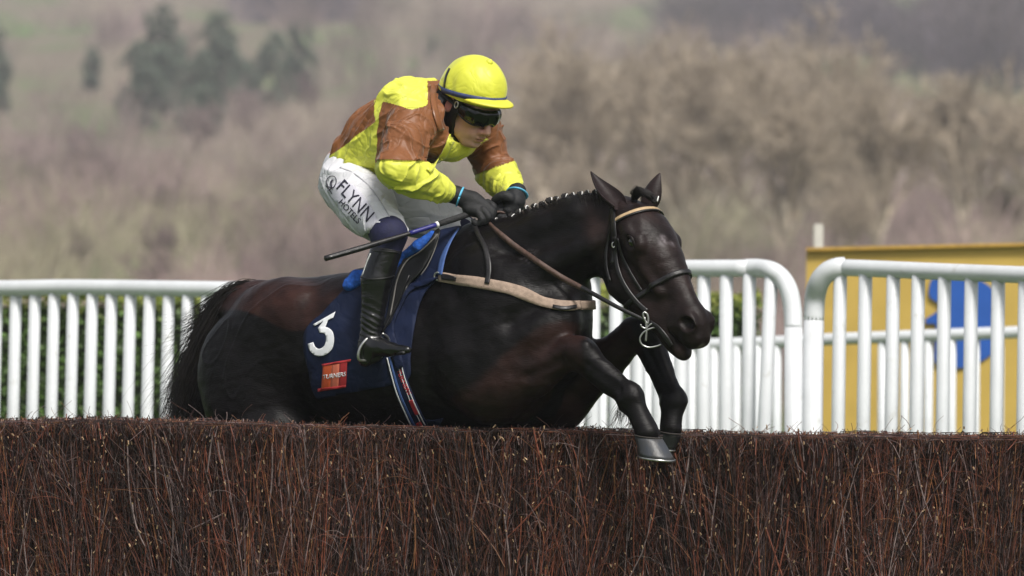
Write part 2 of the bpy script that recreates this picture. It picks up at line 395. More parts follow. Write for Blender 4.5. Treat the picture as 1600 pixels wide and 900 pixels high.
def band(name, path, width, B, off, m, parent=None, thick=0.003, both=False, ends=None, gl=40):
    """a strap lying on a surface; each cross row is dropped on the body"""
    P, N_, w_ = strip_poly(path, width); rows = []
    for s in (-1, -.33, .33, 1):
        rows.append([hit(B, *(P[i] + N_[i] * w_[i] * s), off, None, gl)[0] for i in range(len(P))])
    V = np.array(rows).transpose(1, 0, 2)
    for _ in range(2): V[1:-1] = (V[:-2] + 2 * V[1:-1] + V[2:]) / 4
    n = len(P); V = V.reshape(-1, 3); F = [(i * 4 + j, i * 4 + j + 1, i * 4 + 5 + j, i * 4 + 4 + j) for i in range(n - 1) for j in range(3)]
    F = np.array(F)
    nn = np.cross(V[F[:, 1]] - V[F[:, 0]], V[F[:, 3]] - V[F[:, 0]]).sum(0)
    if nn[1] > 0: F = F[:, ::-1]
    if both:
        k = len(V); V = np.vstack([V, mirror(V)]); F = np.vstack([F, F[:, ::-1] + k])
    o = link(name, mesh_np(name, V, F, m), parent)
    if thick: md = o.modifiers.new('thickness', 'SOLIDIFY'); md.thickness = thick; md.offset = 1.0
    return o
def lettering(name, text, mapf, B, off, m, parent=None, size=1.0, bold=0.0, cell=5.0, thick=0.0008):
    cu = bpy.data.curves.new(name, 'FONT'); cu.body = text; cu.size = size; cu.offset = bold; cu.align_x = 'CENTER'; cu.align_y = 'CENTER'
    o = bpy.data.objects.new('tmp', cu); COL.objects.link(o); bpy.context.view_layer.update()
    me = bpy.data.meshes.new_from_object(o.evaluated_get(bpy.context.evaluated_depsgraph_get())); bpy.data.objects.remove(o)
    bm = bmesh.new(); bm.from_mesh(me)
    for v in bm.verts:
        x, y = mapf(v.co.x, v.co.y); v.co = Vector((x, y, 0))
    bpy.data.meshes.remove(me)
    return _drop(name, bm, B, off, m, parent, thick, cell)

def ringband(name, c, e1, e2, wax, width, a0, a1, B, off, m, parent, thick=.003, n=40, reach=.22):
    """a strap right round something: rays shot inwards from angle a0 to a1 in the plane e1, e2; wax is the way its width runs"""
    rows = []
    for t in np.linspace(a0, a1, n):
        d = np.array(e1) * math.cos(t) + np.array(e2) * math.sin(t); row = []
        for s in (-.5, -.17, .17, .5):
            o = np.array(c) + np.array(wax) * width * s
            loc, nn, i, q = B.ray_cast(Vector(tuple(o + d * reach)), Vector(tuple(-d)))
            row.append((np.array(loc) if loc is not None else o + d * .08) + d * off)
        rows.append(row)
    V = np.array(rows)
    for _ in range(2): V[1:-1] = (V[:-2] + 2 * V[1:-1] + V[2:]) / 4
    V = V.reshape(-1, 3); F = np.array([(i * 4 + j, i * 4 + j + 1, i * 4 + 5 + j, i * 4 + 4 + j) for i in range(n - 1) for j in range(3)])
    fn = np.cross(V[F[:, 1]] - V[F[:, 0]], V[F[:, 3]] - V[F[:, 0]]); out = V[F[:, 0]] - np.array(c)
    if (fn * out).sum() < 0: F = F[:, ::-1]
    o = link(name, mesh_np(name, V, F, m), parent); md = o.modifiers.new('thickness', 'SOLIDIFY'); md.thickness = thick; md.offset = 1.0
    return o

# ================================================================== THE HORSE
def px_(v): return v * P_
def rot(axis, a):
    return np.array(Matrix.Rotation(a, 3, Vector(tuple(axis))))
def HAX(pitch=0.0, yaw=0.0, roll=0.0):                 # rows: forward, towards camera, up
    A = np.stack([FV, LV, UV]); m = rot(FV, R(roll)) @ rot(LV, R(pitch)) @ rot(UV, R(yaw)); return A @ m.T
LATM = LV
def HE(v, x, y, l, rf, rl, ru, pitch=0, yaw=0, k=22, mode='add', roll=0):
    v.ell(HP(x, y, l), HAX(pitch, yaw, roll), (px_(rf), px_(rl), px_(ru)), px_(k), mode)
def HC(v, a, b, r1, r2, k=14, ratio=1.0, mode='add'):
    v.cone(HP(*a), HP(*b), px_(r1), px_(r2), px_(k), LV, ratio, mode)
# head space
HA = np.array([.465, -.461, -.756]); HA /= np.linalg.norm(HA)
HL = np.array([-.707, -.707, 0]); HN = np.cross(HA, HL); HN /= np.linalg.norm(HN)
if HN[2] < 0: HN = -HN
HO = W(975, 325, -49)
def HH(a, l, n): return HO + (HA * a * .925 + HL * l + HN * n) * P_
def hell(v, a, l, n, ra, rl, rn, k=8, mode='add', pitch=0, yawn=0):
    A = np.stack([HA, HL, HN]); m = rot(HL, R(pitch)) @ rot(HN, R(yawn)); v.ell(HH(a, l, n), A @ m.T, (px_(ra), px_(rl), px_(rn)), px_(k), mode)
def hcone(v, p, q, r1, r2, k=8, ratio=1.0, mode='add'): v.cone(HH(*p), HH(*q), px_(r1), px_(r2), px_(k), HL, ratio, mode)

def build_horse():
    v = Vol((-1.45, -.75, -.0), (0.95, 1.55, 2.42), .0075)
    # trunk
    HE(v, 456, 545, 0, 124, 104, 108, pitch=-6, k=30)
    HE(v, 590, 555, 0, 210, 124, 128, pitch=-9, k=40)
    HE(v, 738, 526, 0, 126, 96, 150, pitch=-12, k=50)
    HE(v, 805, 590, 0, 84, 60, 84, pitch=-10, k=40)
    HE(v, 800, 500, 0, 112, 92, 112, pitch=-10, k=40)
    HE(v, 842, 505, 0, 80, 72, 95, k=30)
    HE(v, 650, 476, 0, 100, 58, 44, pitch=-22, k=40)
    HE(v, 722, 408, 0, 52, 24, 40, pitch=-32, k=34)
    # quarters: croup, thigh, stifle
    for s in (1, -1):
        HE(v, 448 - 3 * s, 518, 50 * s, 96, 58, 82, pitch=-14, k=26)
        HE(v, 388 - 12 * s, 602, 64 * s, 72, 50, 108, pitch=16, k=24)
        HE(v, 425 - 14 * s, 630, 62 * s, 74, 50, 96, pitch=-35, k=34)
        HE(v, 455 - 10 * s, 725, 72 * s, 54, 34, 60, k=50)
        HE(v, 470 - 10 * s, 492, 76 * s, 44, 34, 46, k=26)          # point of hip
        HC(v, (445 - 20 * s, 712, 78 * s), (368 - 20 * s, 850, 78 * s), 60, 34, 28)
        HC(v, (368 - 20 * s, 850, 78 * s), (320 - 20 * s, 905, 74 * s), 32, 25, 12)
        HC(v, (334 - 20 * s, 868, 77 * s), (309 - 20 * s, 892, 74 * s), 17, 17, 8)
        HC(v, (320 - 20 * s, 905, 74 * s), (275 - 20 * s, 1040, 72 * s), 22, 17, 10)
        HC(v, (275 - 20 * s, 1040, 72 * s), (272 - 20 * s, 1052, 72 * s), 21, 21, 8)
        HC(v, (272 - 20 * s, 1050, 72 * s), (238 - 20 * s, 1092, 72 * s), 16, 20, 8)
    HE(v, 385, 478, 0, 60, 34, 36, pitch=20, k=20)                   # dock
    # shoulder muscles
    for s in (1, -1):
        HE(v, 770, 490, 64 * s, 62, 30, 112, pitch=24, k=40)
        HE(v, 822, 515, 62 * s, 62, 32, 58, pitch=-30, k=34)
        HE(v, 752, 575, 84 * s, 78, 30, 70, pitch=-20, k=22)
        HE(v, 868, 500, 42 * s, 42, 34, 48, k=14)
    HC(v, (874, 440, 0), (880, 545, 0), 48, 38, 30)
    # neck
    nk = [((722, 470, 0), 106, .72), ((764, 442, 0), 97, .66), ((802, 431, 0), 91, .62), ((838, 408, 0), 77, .58), ((871, 388, 0), 67, .56),
          ((905, 366, 0), 59, .56), ((940, 356, 0), 52, .56), ((962, 352, 0), 47, .56)]
    for (a, ra, qa), (b, rb, qb) in zip(nk[:-1], nk[1:]):
        v.cone(HP(*a), HP(*b), px_(ra), px_(rb), px_(14), LV, (qa + qb) / 2)
    for s in (1, -1):                                                  # neck muscle bands
        HC(v, (800, 440, 50 * s), (945, 372, 22 * s), 30, 18, 22)
        HC(v, (765, 392, 30 * s), (900, 330, 16 * s), 26, 15, 22)
    # near foreleg
    def fore(s, el, kn, fe, co, r0, le=60, lk=60, lf=60, lc=60):
        l = le * s; lk *= s; lf *= s; lc *= s; lm = (l + lk) / 2
        HC(v, (el[0] - 35, el[1] - 45, l * .95), (*el, l), r0 + 6, r0, 30)
        mid = (el[0] * .52 + kn[0] * .48, el[1] * .52 + kn[1] * .48 + 2)
        HC(v, (*el, l), (*mid, lm), r0, 35, 22, .8); HC(v, (*mid, lm), (kn[0] - 12, kn[1] + 6, lk), 35, 23, 16, .85)
        HC(v, (el[0] + 10, el[1] - 26, l), (mid[0] + 4, mid[1] - 14, lm), 30, 20, 14)
        HC(v, (kn[0] - 13, kn[1] + 4, lk), (kn[0] + 10, kn[1] + 6, lk), 25, 24, 10, .95)
        HE(v, kn[0] + 2, kn[1] - 4, lk, 24, 23, 20, k=8)
        HC(v, (kn[0] + 10, kn[1] + 8, lk), (*fe, lf), 21, 16.5, 10, .85)
        dx, dy = fe[0] - kn[0], fe[1] - kn[1]; q = math.hypot(dx, dy); tx, ty = -dy / q * 12, dx / q * 12
        HC(v, (kn[0] + 4 + tx, kn[1] + 12 + ty, lk), (fe[0] + tx * .8, fe[1] + ty * .8, lf), 10, 10, 8)   # tendon
        HE(v, fe[0], fe[1], lf, 22, 20, 21, k=8); HE(v, fe[0] + tx * .7, fe[1] + ty * .7 + 5, lf, 15, 14, 16, k=8)
        HC(v, (*fe, lf), (*co, lc), 16.5, 18.5, 10, .95)
        ux, uy = dx / q, dy / q
        HE(v, kn[0] - 6 + tx * .9, kn[1] + 4 + ty * .9, lk, 10, 9, 13, k=6)                      # bone at the back of the knee
        for gs in (1, -1):
            HE(v, kn[0] + 8 - tx * .6, kn[1] - 2 - ty * .6, lk + 11 * gs, 9, 8, 8, k=6)
            HC(v, (kn[0] + tx * .55 + ux * 26, kn[1] + ty * .55 + uy * 26, lk + 19 * gs), (fe[0] + tx * .45 - ux * 18, fe[1] + ty * .45 - uy * 18, lf + 18 * gs), 3.6, 3.6, 8, mode='sub')
        HC(v, (mid[0] - 10, mid[1] + 8, lm + 34), (kn[0] - 24, kn[1] + 16, lk + 22), 4.5, 3.5, 12, mode='sub')
    fore(1, (770, 610), (902, 548), (985, 618), (1011, 676), 47)
    fore(-1, (872, 622), (1004, 516), (1053, 624), (1048, 668), 48, 60, 50, 28, 18)
    # head
    hell(v, 40, 0, -8, 52, 36, 44, 10)
    hcone(v, (50, 0, 6), (120, 0, 14), 34, 29, 10, 1.05); hcone(v, (120, 0, 13), (245, 0, 0), 28, 22, 10, .85)
    hell(v, 72, 0, 24, 46, 38, 20, 14); hell(v, 130, 0, 12, 50, 30, 22, 16)
    for s in (1, -1):
        hell(v, 92, 25 * s, -44, 56, 13, 46, 9)
        hell(v, 98, 31 * s, -46, 40, 9, 32, 9)
        hcone(v, (110, 20 * s, -60), (236, 12 * s, -46), 26, 15, 14)
        hell(v, 84, 41 * s, 16, 25, 11, 16, 12)                        # orbit
        hcone(v, (98, 36 * s, -2), (178, 27 * s, -8), 7, 6, 16)      # cheek ridge
        hell(v, 60, 36 * s, 4, 30, 10, 22, 16)
    hcone(v, (140, 0, -36), (236, 0, -26), 36, 28, 14, .85)
    hell(v, 246, 0, -6, 36, 27, 27, 12); hell(v, 270, 0, -13, 19, 23, 21, 8)
    hell(v, 258, 0, -50, 26, 19, 14, 8); hell(v, 244, 0, -56, 20, 15, 13, 8)
    for s in (1, -1):
        hell(v, 254, 20 * s, 4, 20, 9, 17, 7)                         # nostril rim
        hell(v, 258, 29 * s, 4, 14, 14, 10, 4, 'sub', pitch=25)
        hell(v, 282, 9 * s, -12, 9, 10, 14, 6)
        hell(v, 86, 50 * s, 12, 12, 6, 7, 5, 'sub')                  # eye socket
        hell(v, 68, 46 * s, 34, 14, 6, 8, 10, 'sub')                  # hollow over the eye
        
    hell(v, 268, 0, -37, 36, 40, 2.6, 4, 'sub', pitch=-6)            # mouth
    # throat
    v.cone(HP(930, 385, 0), HH(70, 0, -50), px_(44), px_(36), px_(20), LV, .6)
    # jugular groove, shoulder and thigh valleys
    for s in (1, -1):
        v.cone(HP(800, 500, 100 * s), HP(905, 428, 58 * s), px_(7), px_(5), px_(30), mode='sub')
        v.cone(HP(715 - 20 * s, 420, 96 * s), HP(738 - 10 * s, 520, 130 * s), px_(5), px_(5), px_(30), mode='sub')
        v.cone(HP(392 - 20 * s, 500, 134 * s), HP(376 - 20 * s, 660, 142 * s), px_(5), px_(7), px_(26), mode='sub')
        v.cone(HP(845, 490, 120 * s), HP(800, 575, 128 * s), px_(6), px_(6), px_(26), mode='sub')
    return v
hv = build_horse()
HVt, HFc = hv.mesh(1)
hn = vnorm(HVt, HFc)
vein = np.abs(wob(HVt, 11, 71, 2)); vmask = np.clip(wob(HVt, 5, 72, 1) * 2, 0, 1)
HVt = HVt + hn * (wob(HVt, 24, 3, 3) * .0032 + wob(HVt, 70, 4, 2) * .0009 + .0035 * np.clip(1 - vein / .06, 0, 1) * vmask * np.clip((np.linalg.norm(HVt - HH(130, 0, 0), axis=1) - .34) * 8, 0, 1))[:, None]
hpx = proj(HVt)
lat = (HVt - HP(700, 500, 0)) @ LV * PXM
hcol = np.tile(np.array([.0046, .0038, .0042]), (len(HVt), 1))
def blend(mask, c): 
    global hcol
    hcol = hcol * (1 - mask[:, None]) + np.array(c) * mask[:, None]
sm = lambda x: np.clip(x, 0, 1) ** 2 * (3 - 2 * np.clip(x, 0, 1))
nz1 = wob(HVt, 22, 11)
# rump: longer reddish winter coat left above the clip line
edge = 502 + 18 * np.sin(hpx[:, 0] * .03) + np.clip(hpx[:, 0] - 440, 0, 200) * -.1
rump = sm((edge - hpx[:, 1]) / 4 + .5) * sm((580 - hpx[:, 0]) / 40) * sm((hpx[:, 0] - 250) / 30) * (HVt[:, 1] > 0.2)
blend(rump * (.8 + .2 * nz1), (.027, .0112, .009))
# forearms: unclipped brown
def near_seg(P, a, b, r0, r1):
    a, b = np.array(a), np.array(b); t = np.clip((P - a) @ (b - a) / ((b - a) @ (b - a)), 0, 1)
    d = np.linalg.norm(P - a - t[:, None] * (b - a), axis=1); return 1 - sm((d - r0) / (r1 - r0))
for s, a, b in ((1, (765, 625, 60), (875, 560, 60)), (-1, (868, 640, -60), (975, 545, -60))):
    blend(near_seg(HVt, HP(*a), HP(*b), .125, .15) * (lat * s > 15) * (.75 + .25 * nz1) * .8, (.023, .0098, .0080))
headm = near_seg(HVt, HH(20, 0, 0), HH(280, 0, 0), .14, .2)
blend(headm * .55 * (.7 + .3 * nz1), (.030, .017, .015))
for a, l, n, r in ((112, 16, 40, .02), (120, 3, 42, .014), (104, 12, 42, .014)):                # faint star
    d = np.linalg.norm((HVt - HH(a, l, n)) * np.array([1, 1, .8]), axis=1); blend(sm(1.3 - d / r) * (.2 + .3 * (wob(HVt, 300, 9) > 0)), (.16, .14, .15))
d = np.linalg.norm(HVt - HP(835, 412, 45), axis=1); blend(sm(1.4 - d / .05) * (wob(HVt, 320, 19) > .35) * .6, (.11, .10, .11))
for s in (1, -1):                                        # pinkish lip
    d = np.linalg.norm((HVt - HH(270, 9 * s, -46)), axis=1); blend(sm(1.4 - d / .022) * .6, (.10, .06, .055))
d = np.linalg.norm(HVt - HH(292, 0, -14), axis=1); blend(sm(1.4 - d / .016) * .6, (.24, .19, .20))
hcol = np.clip(hcol * (1 + .15 * wob(HVt, 60, 8)[:, None]), .003, 1)
horse = thing('horse', HP(700, 1050, 0), 'near-black racehorse jumping to the right over the brush fence with a jockey up', 'horse')
body = link('body', mesh_np('body', HVt, HFc, M['coat'], hcol), horse)
HB = bvh(HVt, HFc)
# the form the saddle, pads and cloth lie on
FV_ = Vol((-.95, -.35, 1.2), (.25, 1.1, 2.42), .008)
for (a, b, ra, rb) in (((548, 455, 0), (600, 440, 0), 16, 15), ((600, 440, 0), (645, 415, 0), 15, 14), ((645, 415, 0), (690, 378, 0), 14, 14), ((690, 378, 0), (716, 371, 0), 14, 12)):
    FV_.cone(HP(*a), HP(*b), px_(ra), px_(rb), px_(40), LV, 2.6)
i0 = [int(round((FV_.lo[d] - hv.lo[d]) / hv.h)) for d in range(3)]
HE(FV_, 590, 555, 0, 210, 124, 128, pitch=-9, k=60); HE(FV_, 738, 522, 0, 126, 96, 144, pitch=-12, k=50); HE(FV_, 640, 468, 0, 110, 60, 44, pitch=-20, k=50)
HE(FV_, 722, 408, 0, 52, 24, 40, pitch=-32, k=34); FV_.cone(HP(722, 470, 0), HP(764, 442, 0), px_(106), px_(97), px_(20), LV, .69)
for s in (1, -1): HE(FV_, 770, 490, 64 * s, 62, 30, 112, pitch=24, k=40); HE(FV_, 752, 575, 84 * s, 78, 30, 70, pitch=-20, k=40)
HE(FV_, 430, 545, 0, 150, 106, 108, pitch=-8, k=40)
FVv, FVf = FV_.mesh(1); FVn = vnorm(FVv, FVf)
FB = bvh(FVv, FVf)

# ears
def ear(base, tip, width, side, spread):
    base, tip = np.array(base, float), np.array(tip, float); ax = tip - base; L_ = np.linalg.norm(ax); ax /= L_
    sd = np.array(spread, float); sd -= ax * (sd @ ax); sd /= np.linalg.norm(sd); nn = np.cross(ax, sd)
    V = []; n, m = 14, 13
    for i in range(n):
        t = i / (n - 1); wd = width * (math.sin(math.pi * min(1, (t * .86 + .14)) ** .9) ** .75 if t < 1 else 0) * (1 - .25 * t) + .0006
        cu = .95 - .55 * t
        for j in range(m):
            a = (j / (m - 1) - .5) * 2 * (math.pi * cu * .62)
            V.append(base + ax * (L_ * t) + sd * math.sin(a) * wd + nn * (-math.cos(a) + .4) * wd * .8 + ax * 0)
    F = [(i * m + j, i * m + j + 1, (i + 1) * m + j + 1, (i + 1) * m + j) for i in range(n - 1) for j in range(m - 1)]
    V = np.array(V); o = link('ear', mesh_np('ear', V, F, M['coat'], np.tile([.019, .0125, .0125], (len(V), 1))), horse)
    md = o.modifiers.new('thickness', 'SOLIDIFY'); md.thickness = .005; md.offset = 0
    sb = o.modifiers.new('smooth', 'SUBSURF'); sb.levels = sb.render_levels = 1
ear(HH(12, 27, 14), W(923, 267, -30), px_(19), 1, HL * .5 + HA * .8)
ear(HH(16, -26, 18), W(1032, 270, -40), px_(17), -1, np.array([1, -.35, 0.1]))
# eyes
for s in (1, -1):
    c = HH(86, 43 * s, 12)
    bm = bmesh.new(); bmesh.ops.create_uvsphere(bm, u_segments=20, v_segments=14, radius=px_(8.2)); 
    for vv in bm.verts: vv.co += Vector(tuple(c))
    for f in bm.faces: f.smooth = True
    me = bpy.data.meshes.new('eye'); bm.to_mesh(me); bm.free(); me.materials.append(mat('dark_eye', (.006, .004, .003), .06, spec=.8, coat=.8) if 'dark_eye' not in bpy.data.materials else bpy.data.materials['dark_eye']); link('eye', me, horse)
    me = tube_me('eyelid', [HH(72, 46 * s, 12), HH(79, 50 * s, 18), HH(88, 51 * s, 20), HH(97, 48.5 * s, 15), HH(101, 45 * s, 11)], px_(2.6), M['coat'], 8)
    a = me.color_attributes.new('Col', 'FLOAT_COLOR', 'POINT'); a.data.foreach_set('color', np.tile([.010, .007, .007, 1], (len(me.vertices), 1)).astype(np.float32).ravel())
    link('eyelid', me, horse)
# hooves, each with a shoe
def hoof(co, toe, heel, l, r, hm='hoof'):
    """co coronet centre px; ground-surface toe and heel px"""
    C_ = HP(*co, l); T_ = HP(*toe, l); E_ = HP(*heel, l); mid = (T_ + E_) / 2; f = (T_ - E_); Lf = np.linalg.norm(f) / 2; f /= 2 * Lf
    up = C_ - mid; lat_ = LV; V = []; n = 28; rows = 7
    for i in range(rows):
        t = i / (rows - 1); c = mid + (C_ - mid) * t * 1.0
        rf = Lf * (1 - t) + px_(r) * 1.02 * t; rl = Lf * .88 * (1 - t) + px_(r) * .95 * t
        for j in range(n):
            a = j / n * 2 * math.pi; ca = math.cos(a); k = 1.0 if ca > 0 else (1 - .12 * (1 - t) * ca * ca)
            V.append(c + f * ca * rf * k + lat_ * math.sin(a) * rl + (f * .0))
    F = [(i * n + j, i * n + (j + 1) % n, (i + 1) * n + (j + 1) % n, (i + 1) * n + j) for i in range(rows - 1) for j in range(n)]
    me = bpy.data.meshes.new('hoof'); me.from_pydata([tuple(p) for p in V], [], F + [tuple(range(n))[::-1], tuple(range((rows - 1) * n, rows * n))]); me.materials.append(M[hm])
    me.polygons.foreach_set('use_smooth', np.ones(len(me.polygons), bool)); me.update(); h = link('hoof', me, horse)
    pts = []
    dn = -(up / np.linalg.norm(up))
    for j in range(-11, 12):
        a = j / 11 * 2.55; pts.append(mid + dn * .004 + f * math.cos(a) * Lf * .97 + lat_ * math.sin(a) * Lf * .86)
    s_ = link('horseshoe', tube_me('horseshoe', pts, .0045, M['steel'], 8, 0), h); s_.matrix_parent_inverse = Matrix.Identity(4)
    cor = [C_ + f * math.cos(a) * px_(r) * 1.02 + lat_ * math.sin(a) * px_(r) * .97 for a in np.linspace(0, 6.283, 25)]
    me = tube_me('coronet_hair', cor, .003, mat('coronet', (.026, .021, .018), .8) if 'coronet' not in bpy.data.materials else bpy.data.materials['coronet'], 8, 0)
    q = link('coronet_hair', me, h); q.matrix_parent_inverse = Matrix.Identity(4)
hoof((1013, 682), (1051, 719), (1000, 711), 60, 21.5)
hoof((1048, 676), (1053, 703), (1025, 698), -18, 17.5, 'hoofdark')
for s in (1, -1): hoof((234 - 20 * s, 1098), (222 - 20 * s, 1140), (184 - 20 * s, 1108), 72 * s, 21)

# ---- tail
def hairs(name, curves, parent, per, spread, r, seed, mate=None, steps=18):
    g = np.random.default_rng(seed); Ps = []; Rs = []
    for cv, wt, sp, rr in curves:
        C_ = catmull(cv, 8); u = np.linspace(0, len(C_) - 1, steps); C_ = np.stack([np.interp(u, np.arange(len(C_)), C_[:, d]) for d in range(3)], 1)
        t = np.linspace(0, 1, steps)
        for _ in range(wt):
            o = g.normal(size=3) * np.array([1, 1, 1]); o2 = g.normal(size=3)
            fr = g.uniform(2, 5); ph = g.uniform(0, 6.28)
            spr = sp[0] + (sp[1] - sp[0]) * t
            P = C_ + o[None] * spr[:, None] + o2[None] * (np.sin(t * fr + ph) * spr * .45)[:, None]
            e = g.uniform(.65, 1.0); uu = t * e * (steps - 1); P = np.stack([np.interp(uu, np.arange(steps), P[:, d]) for d in range(3)], 1)
            Ps.append(P); Rs.append(rr * (1 - .75 * t ** 2))
    V, F = strands(np.array(Ps), np.array(Rs), 3)
    return link(name, mesh_np(name, V, F, mate or M['hair']), parent)
def TP(x, y, l=0): return HP(x, y, l)
tc = [([TP(420, 460), TP(384, 457), TP(362, 474), TP(344, 514), TP(322, 565), TP(302, 625), TP(292, 700)], 1500, (.012, .034), .0017),
      ([TP(416, 462), TP(378, 459), TP(356, 476), TP(334, 516), TP(308, 572), TP(287, 635), TP(280, 720)], 1000, (.014, .036), .0015),
      ([TP(410, 470), TP(380, 476), TP(364, 510), TP(344, 560), TP(322, 620), TP(306, 690)], 1000, (.014, .026), .0017),
      ([TP(404, 459), TP(366, 459), TP(336, 480), TP(312, 508), TP(285, 524), TP(252, 534)], 150, (.012, .032), .001),
      ([TP(404, 459), TP(360, 463), TP(330, 505), TP(303, 555), TP(275, 598), TP(240, 622)], 190, (.012, .034), .001),
      ([TP(404, 459), TP(360, 466), TP(326, 515), TP(295, 585), TP(268, 640), TP(252, 690)], 240, (.012, .028), .001),
      ([TP(396, 458), TP(356, 461), TP(326, 480), TP(300, 498), TP(262, 508)], 80, (.01, .03), .0009),
      ([TP(380, 456), TP(352, 462), TP(310, 500), TP(270, 560), TP(235, 610), TP(206, 660)], 22, (.008, .045), .0009)]
tail = hairs('tail', tc, horse, 1, 1, 1, 5)
# fetlock hair, chin hair
hairs('fetlock_hair', [([HP(975, 632, 62), HP(968, 650, 62), HP(962, 668, 62)], 50, (.010, .016), .0008), ([HP(985, 634, 58), HP(986, 655, 58), HP(982, 672, 58)], 40, (.010, .014), .0008)], horse, 1, 1, 1, 9, steps=8)
hairs('forelock', [([HH(8, 6, 34), HH(10, 4, 49), HH(22, -4, 52), HH(30, -9, 49)], 220, (.005, .006), .0013), ([HH(4, 4, 30), HH(4, 6, 46), HH(16, 2, 49)], 120, (.007, .007), .0014)], horse, 1, 1, 1, 10, steps=10)
# mane: plaits rolled up along the crest, each with a white band
crest = catmull([(760, 352), (780, 347), (800, 340), (822, 330), (851, 319), (878, 311), (905, 306), (934, 304)], 10)
s_ = np.r_[0, np.cumsum(np.linalg.norm(np.diff(crest, axis=0), axis=1))]
hairs('mane_roots', [([HP(crest[i][0], crest[i][1] + 1, 4), HP(crest[i][0] + 4, crest[i][1] + 4, 16), HP(crest[i][0] + 8, crest[i][1] + 18, 24)], 26, (.006, .008), .0014) for i in range(0, len(crest), 2)], horse, 1, 1, 1, 12, steps=6)
pl0 = None
NPL = 15
for i in range(NPL):
    q = s_[-1] * (i + .3) / (NPL - .4); x = np.interp(q, s_, crest[:, 0]); y = np.interp(q, s_, crest[:, 1])
    c = HP(x + random.uniform(-1, 1), y - 2.5 + random.uniform(-1.5, 1), 8); sc = .0118 * random.uniform(.85, 1.1)
    if pl0 is None:
        bm = bmesh.new(); bmesh.ops.create_icosphere(bm, subdivisions=3, radius=1)
        for vv in bm.verts:
            d_ = .12 * math.sin(7 * vv.co.x + 6 * vv.co.z) + .1 * math.sin(9 * vv.co.y - 5 * vv.co.z); vv.co = Vector((vv.co.x * 1.0, vv.co.y * .9, vv.co.z * .95)) * (1 + d_)
        for f in bm.faces: f.smooth = True
        pme = bpy.data.meshes.new('plait'); bm.to_mesh(pme); bm.free(); pme.materials.append(M['mane'])
        bme = tube_me('plait_band', [(math.cos(a) * .25, -math.sin(a) * 1.0, math.cos(a) * .95) for a in np.linspace(-.5, 1.9, 12)], .16, M['whiteband'], 7, 0)
        pl0 = 1
    o = bpy.data.objects.new('plait', pme); COL.objects.link(o); o.parent = horse; o.matrix_parent_inverse = Matrix.Translation(-horse.location)
    o.location = Vector(tuple(c)); o.scale = (sc, sc, sc); o.rotation_euler = (random.uniform(-.3, .3), random.uniform(-.5, .5), random.uniform(-.8, .5))
    b = bpy.data.objects.new('plait_band', bme); COL.objects.link(b); b.parent = o; b.location = (.6, -.1, -.1); b.scale = (.9, 1, 1)
o = bpy.data.objects.new('plait', pme); COL.objects.link(o); o.parent = horse; o.matrix_parent_inverse = Matrix.Translation(-horse.location); o.location = Vector(tuple(HH(30, -10, 51))); o.scale = (.014, .014, .014)
b = bpy.data.objects.new('plait_band', bme); COL.objects.link(b); b.parent = o; b.location = (.7, -.5, 0)

# ================================================================== THE JOCKEY
def DP(x, y, D): return W(x, y, D)
YEL = (.63, .65, .08); YEL2 = (.70, .70, .04); BRN = (.19, .072, .026)
# head frame
f_ = np.array([.65, -.65, -.45]); f_ /= np.linalg.norm(f_); r_ = np.array([-.707, -.707, 0]); u_ = np.cross(r_, f_)
if u_[2] < 0: u_ = -u_
JO = W(736, 155, 106)
def JH(f, u, r=0): return JO + (f_ * f + u_ * u + r_ * r) * P_
JA = np.stack([f_, r_, u_])
def jell(v, f, u, r, rf, rr, ru, k=5, mode='add', pitch=0, roll=0, yaw=0):
    m = rot(r_, R(pitch)) @ rot(f_, R(roll)) @ rot(u_, R(yaw)); v.ell(JH(f, u, r), JA @ m.T, (px_(rf), px_(rr), px_(ru)), px_(k), mode)
def jcone(v, a, b, r1, r2, k=5, ax=None, ratio=1.0, mode='add'): v.cone(JH(*a), JH(*b), px_(r1), px_(r2), px_(k), ax, ratio, mode)
# joints (x, y, l)
SHN, ELN, WRN = HP(643, 192, 82), HP(618, 264, 152), HP(706, 303, 42)
SHF, ELF, WRF = HP(742, 190, -78), HP(771, 262, -118), HP(803, 304, -26)
HIPN, KNN, ANN = HP(545, 288, 32), HP(608, 366, 126), HP(577, 537, 146)
HIPF, KNF, ANF = HP(580, 292, -32), HP(716, 360, -122), HP(690, 535, -146)
PEL, WAI, CHE, NEK = HP(548, 262, 0), HP(582, 228, 0), HP(665, 186, 0), HP(698, 172, 0)

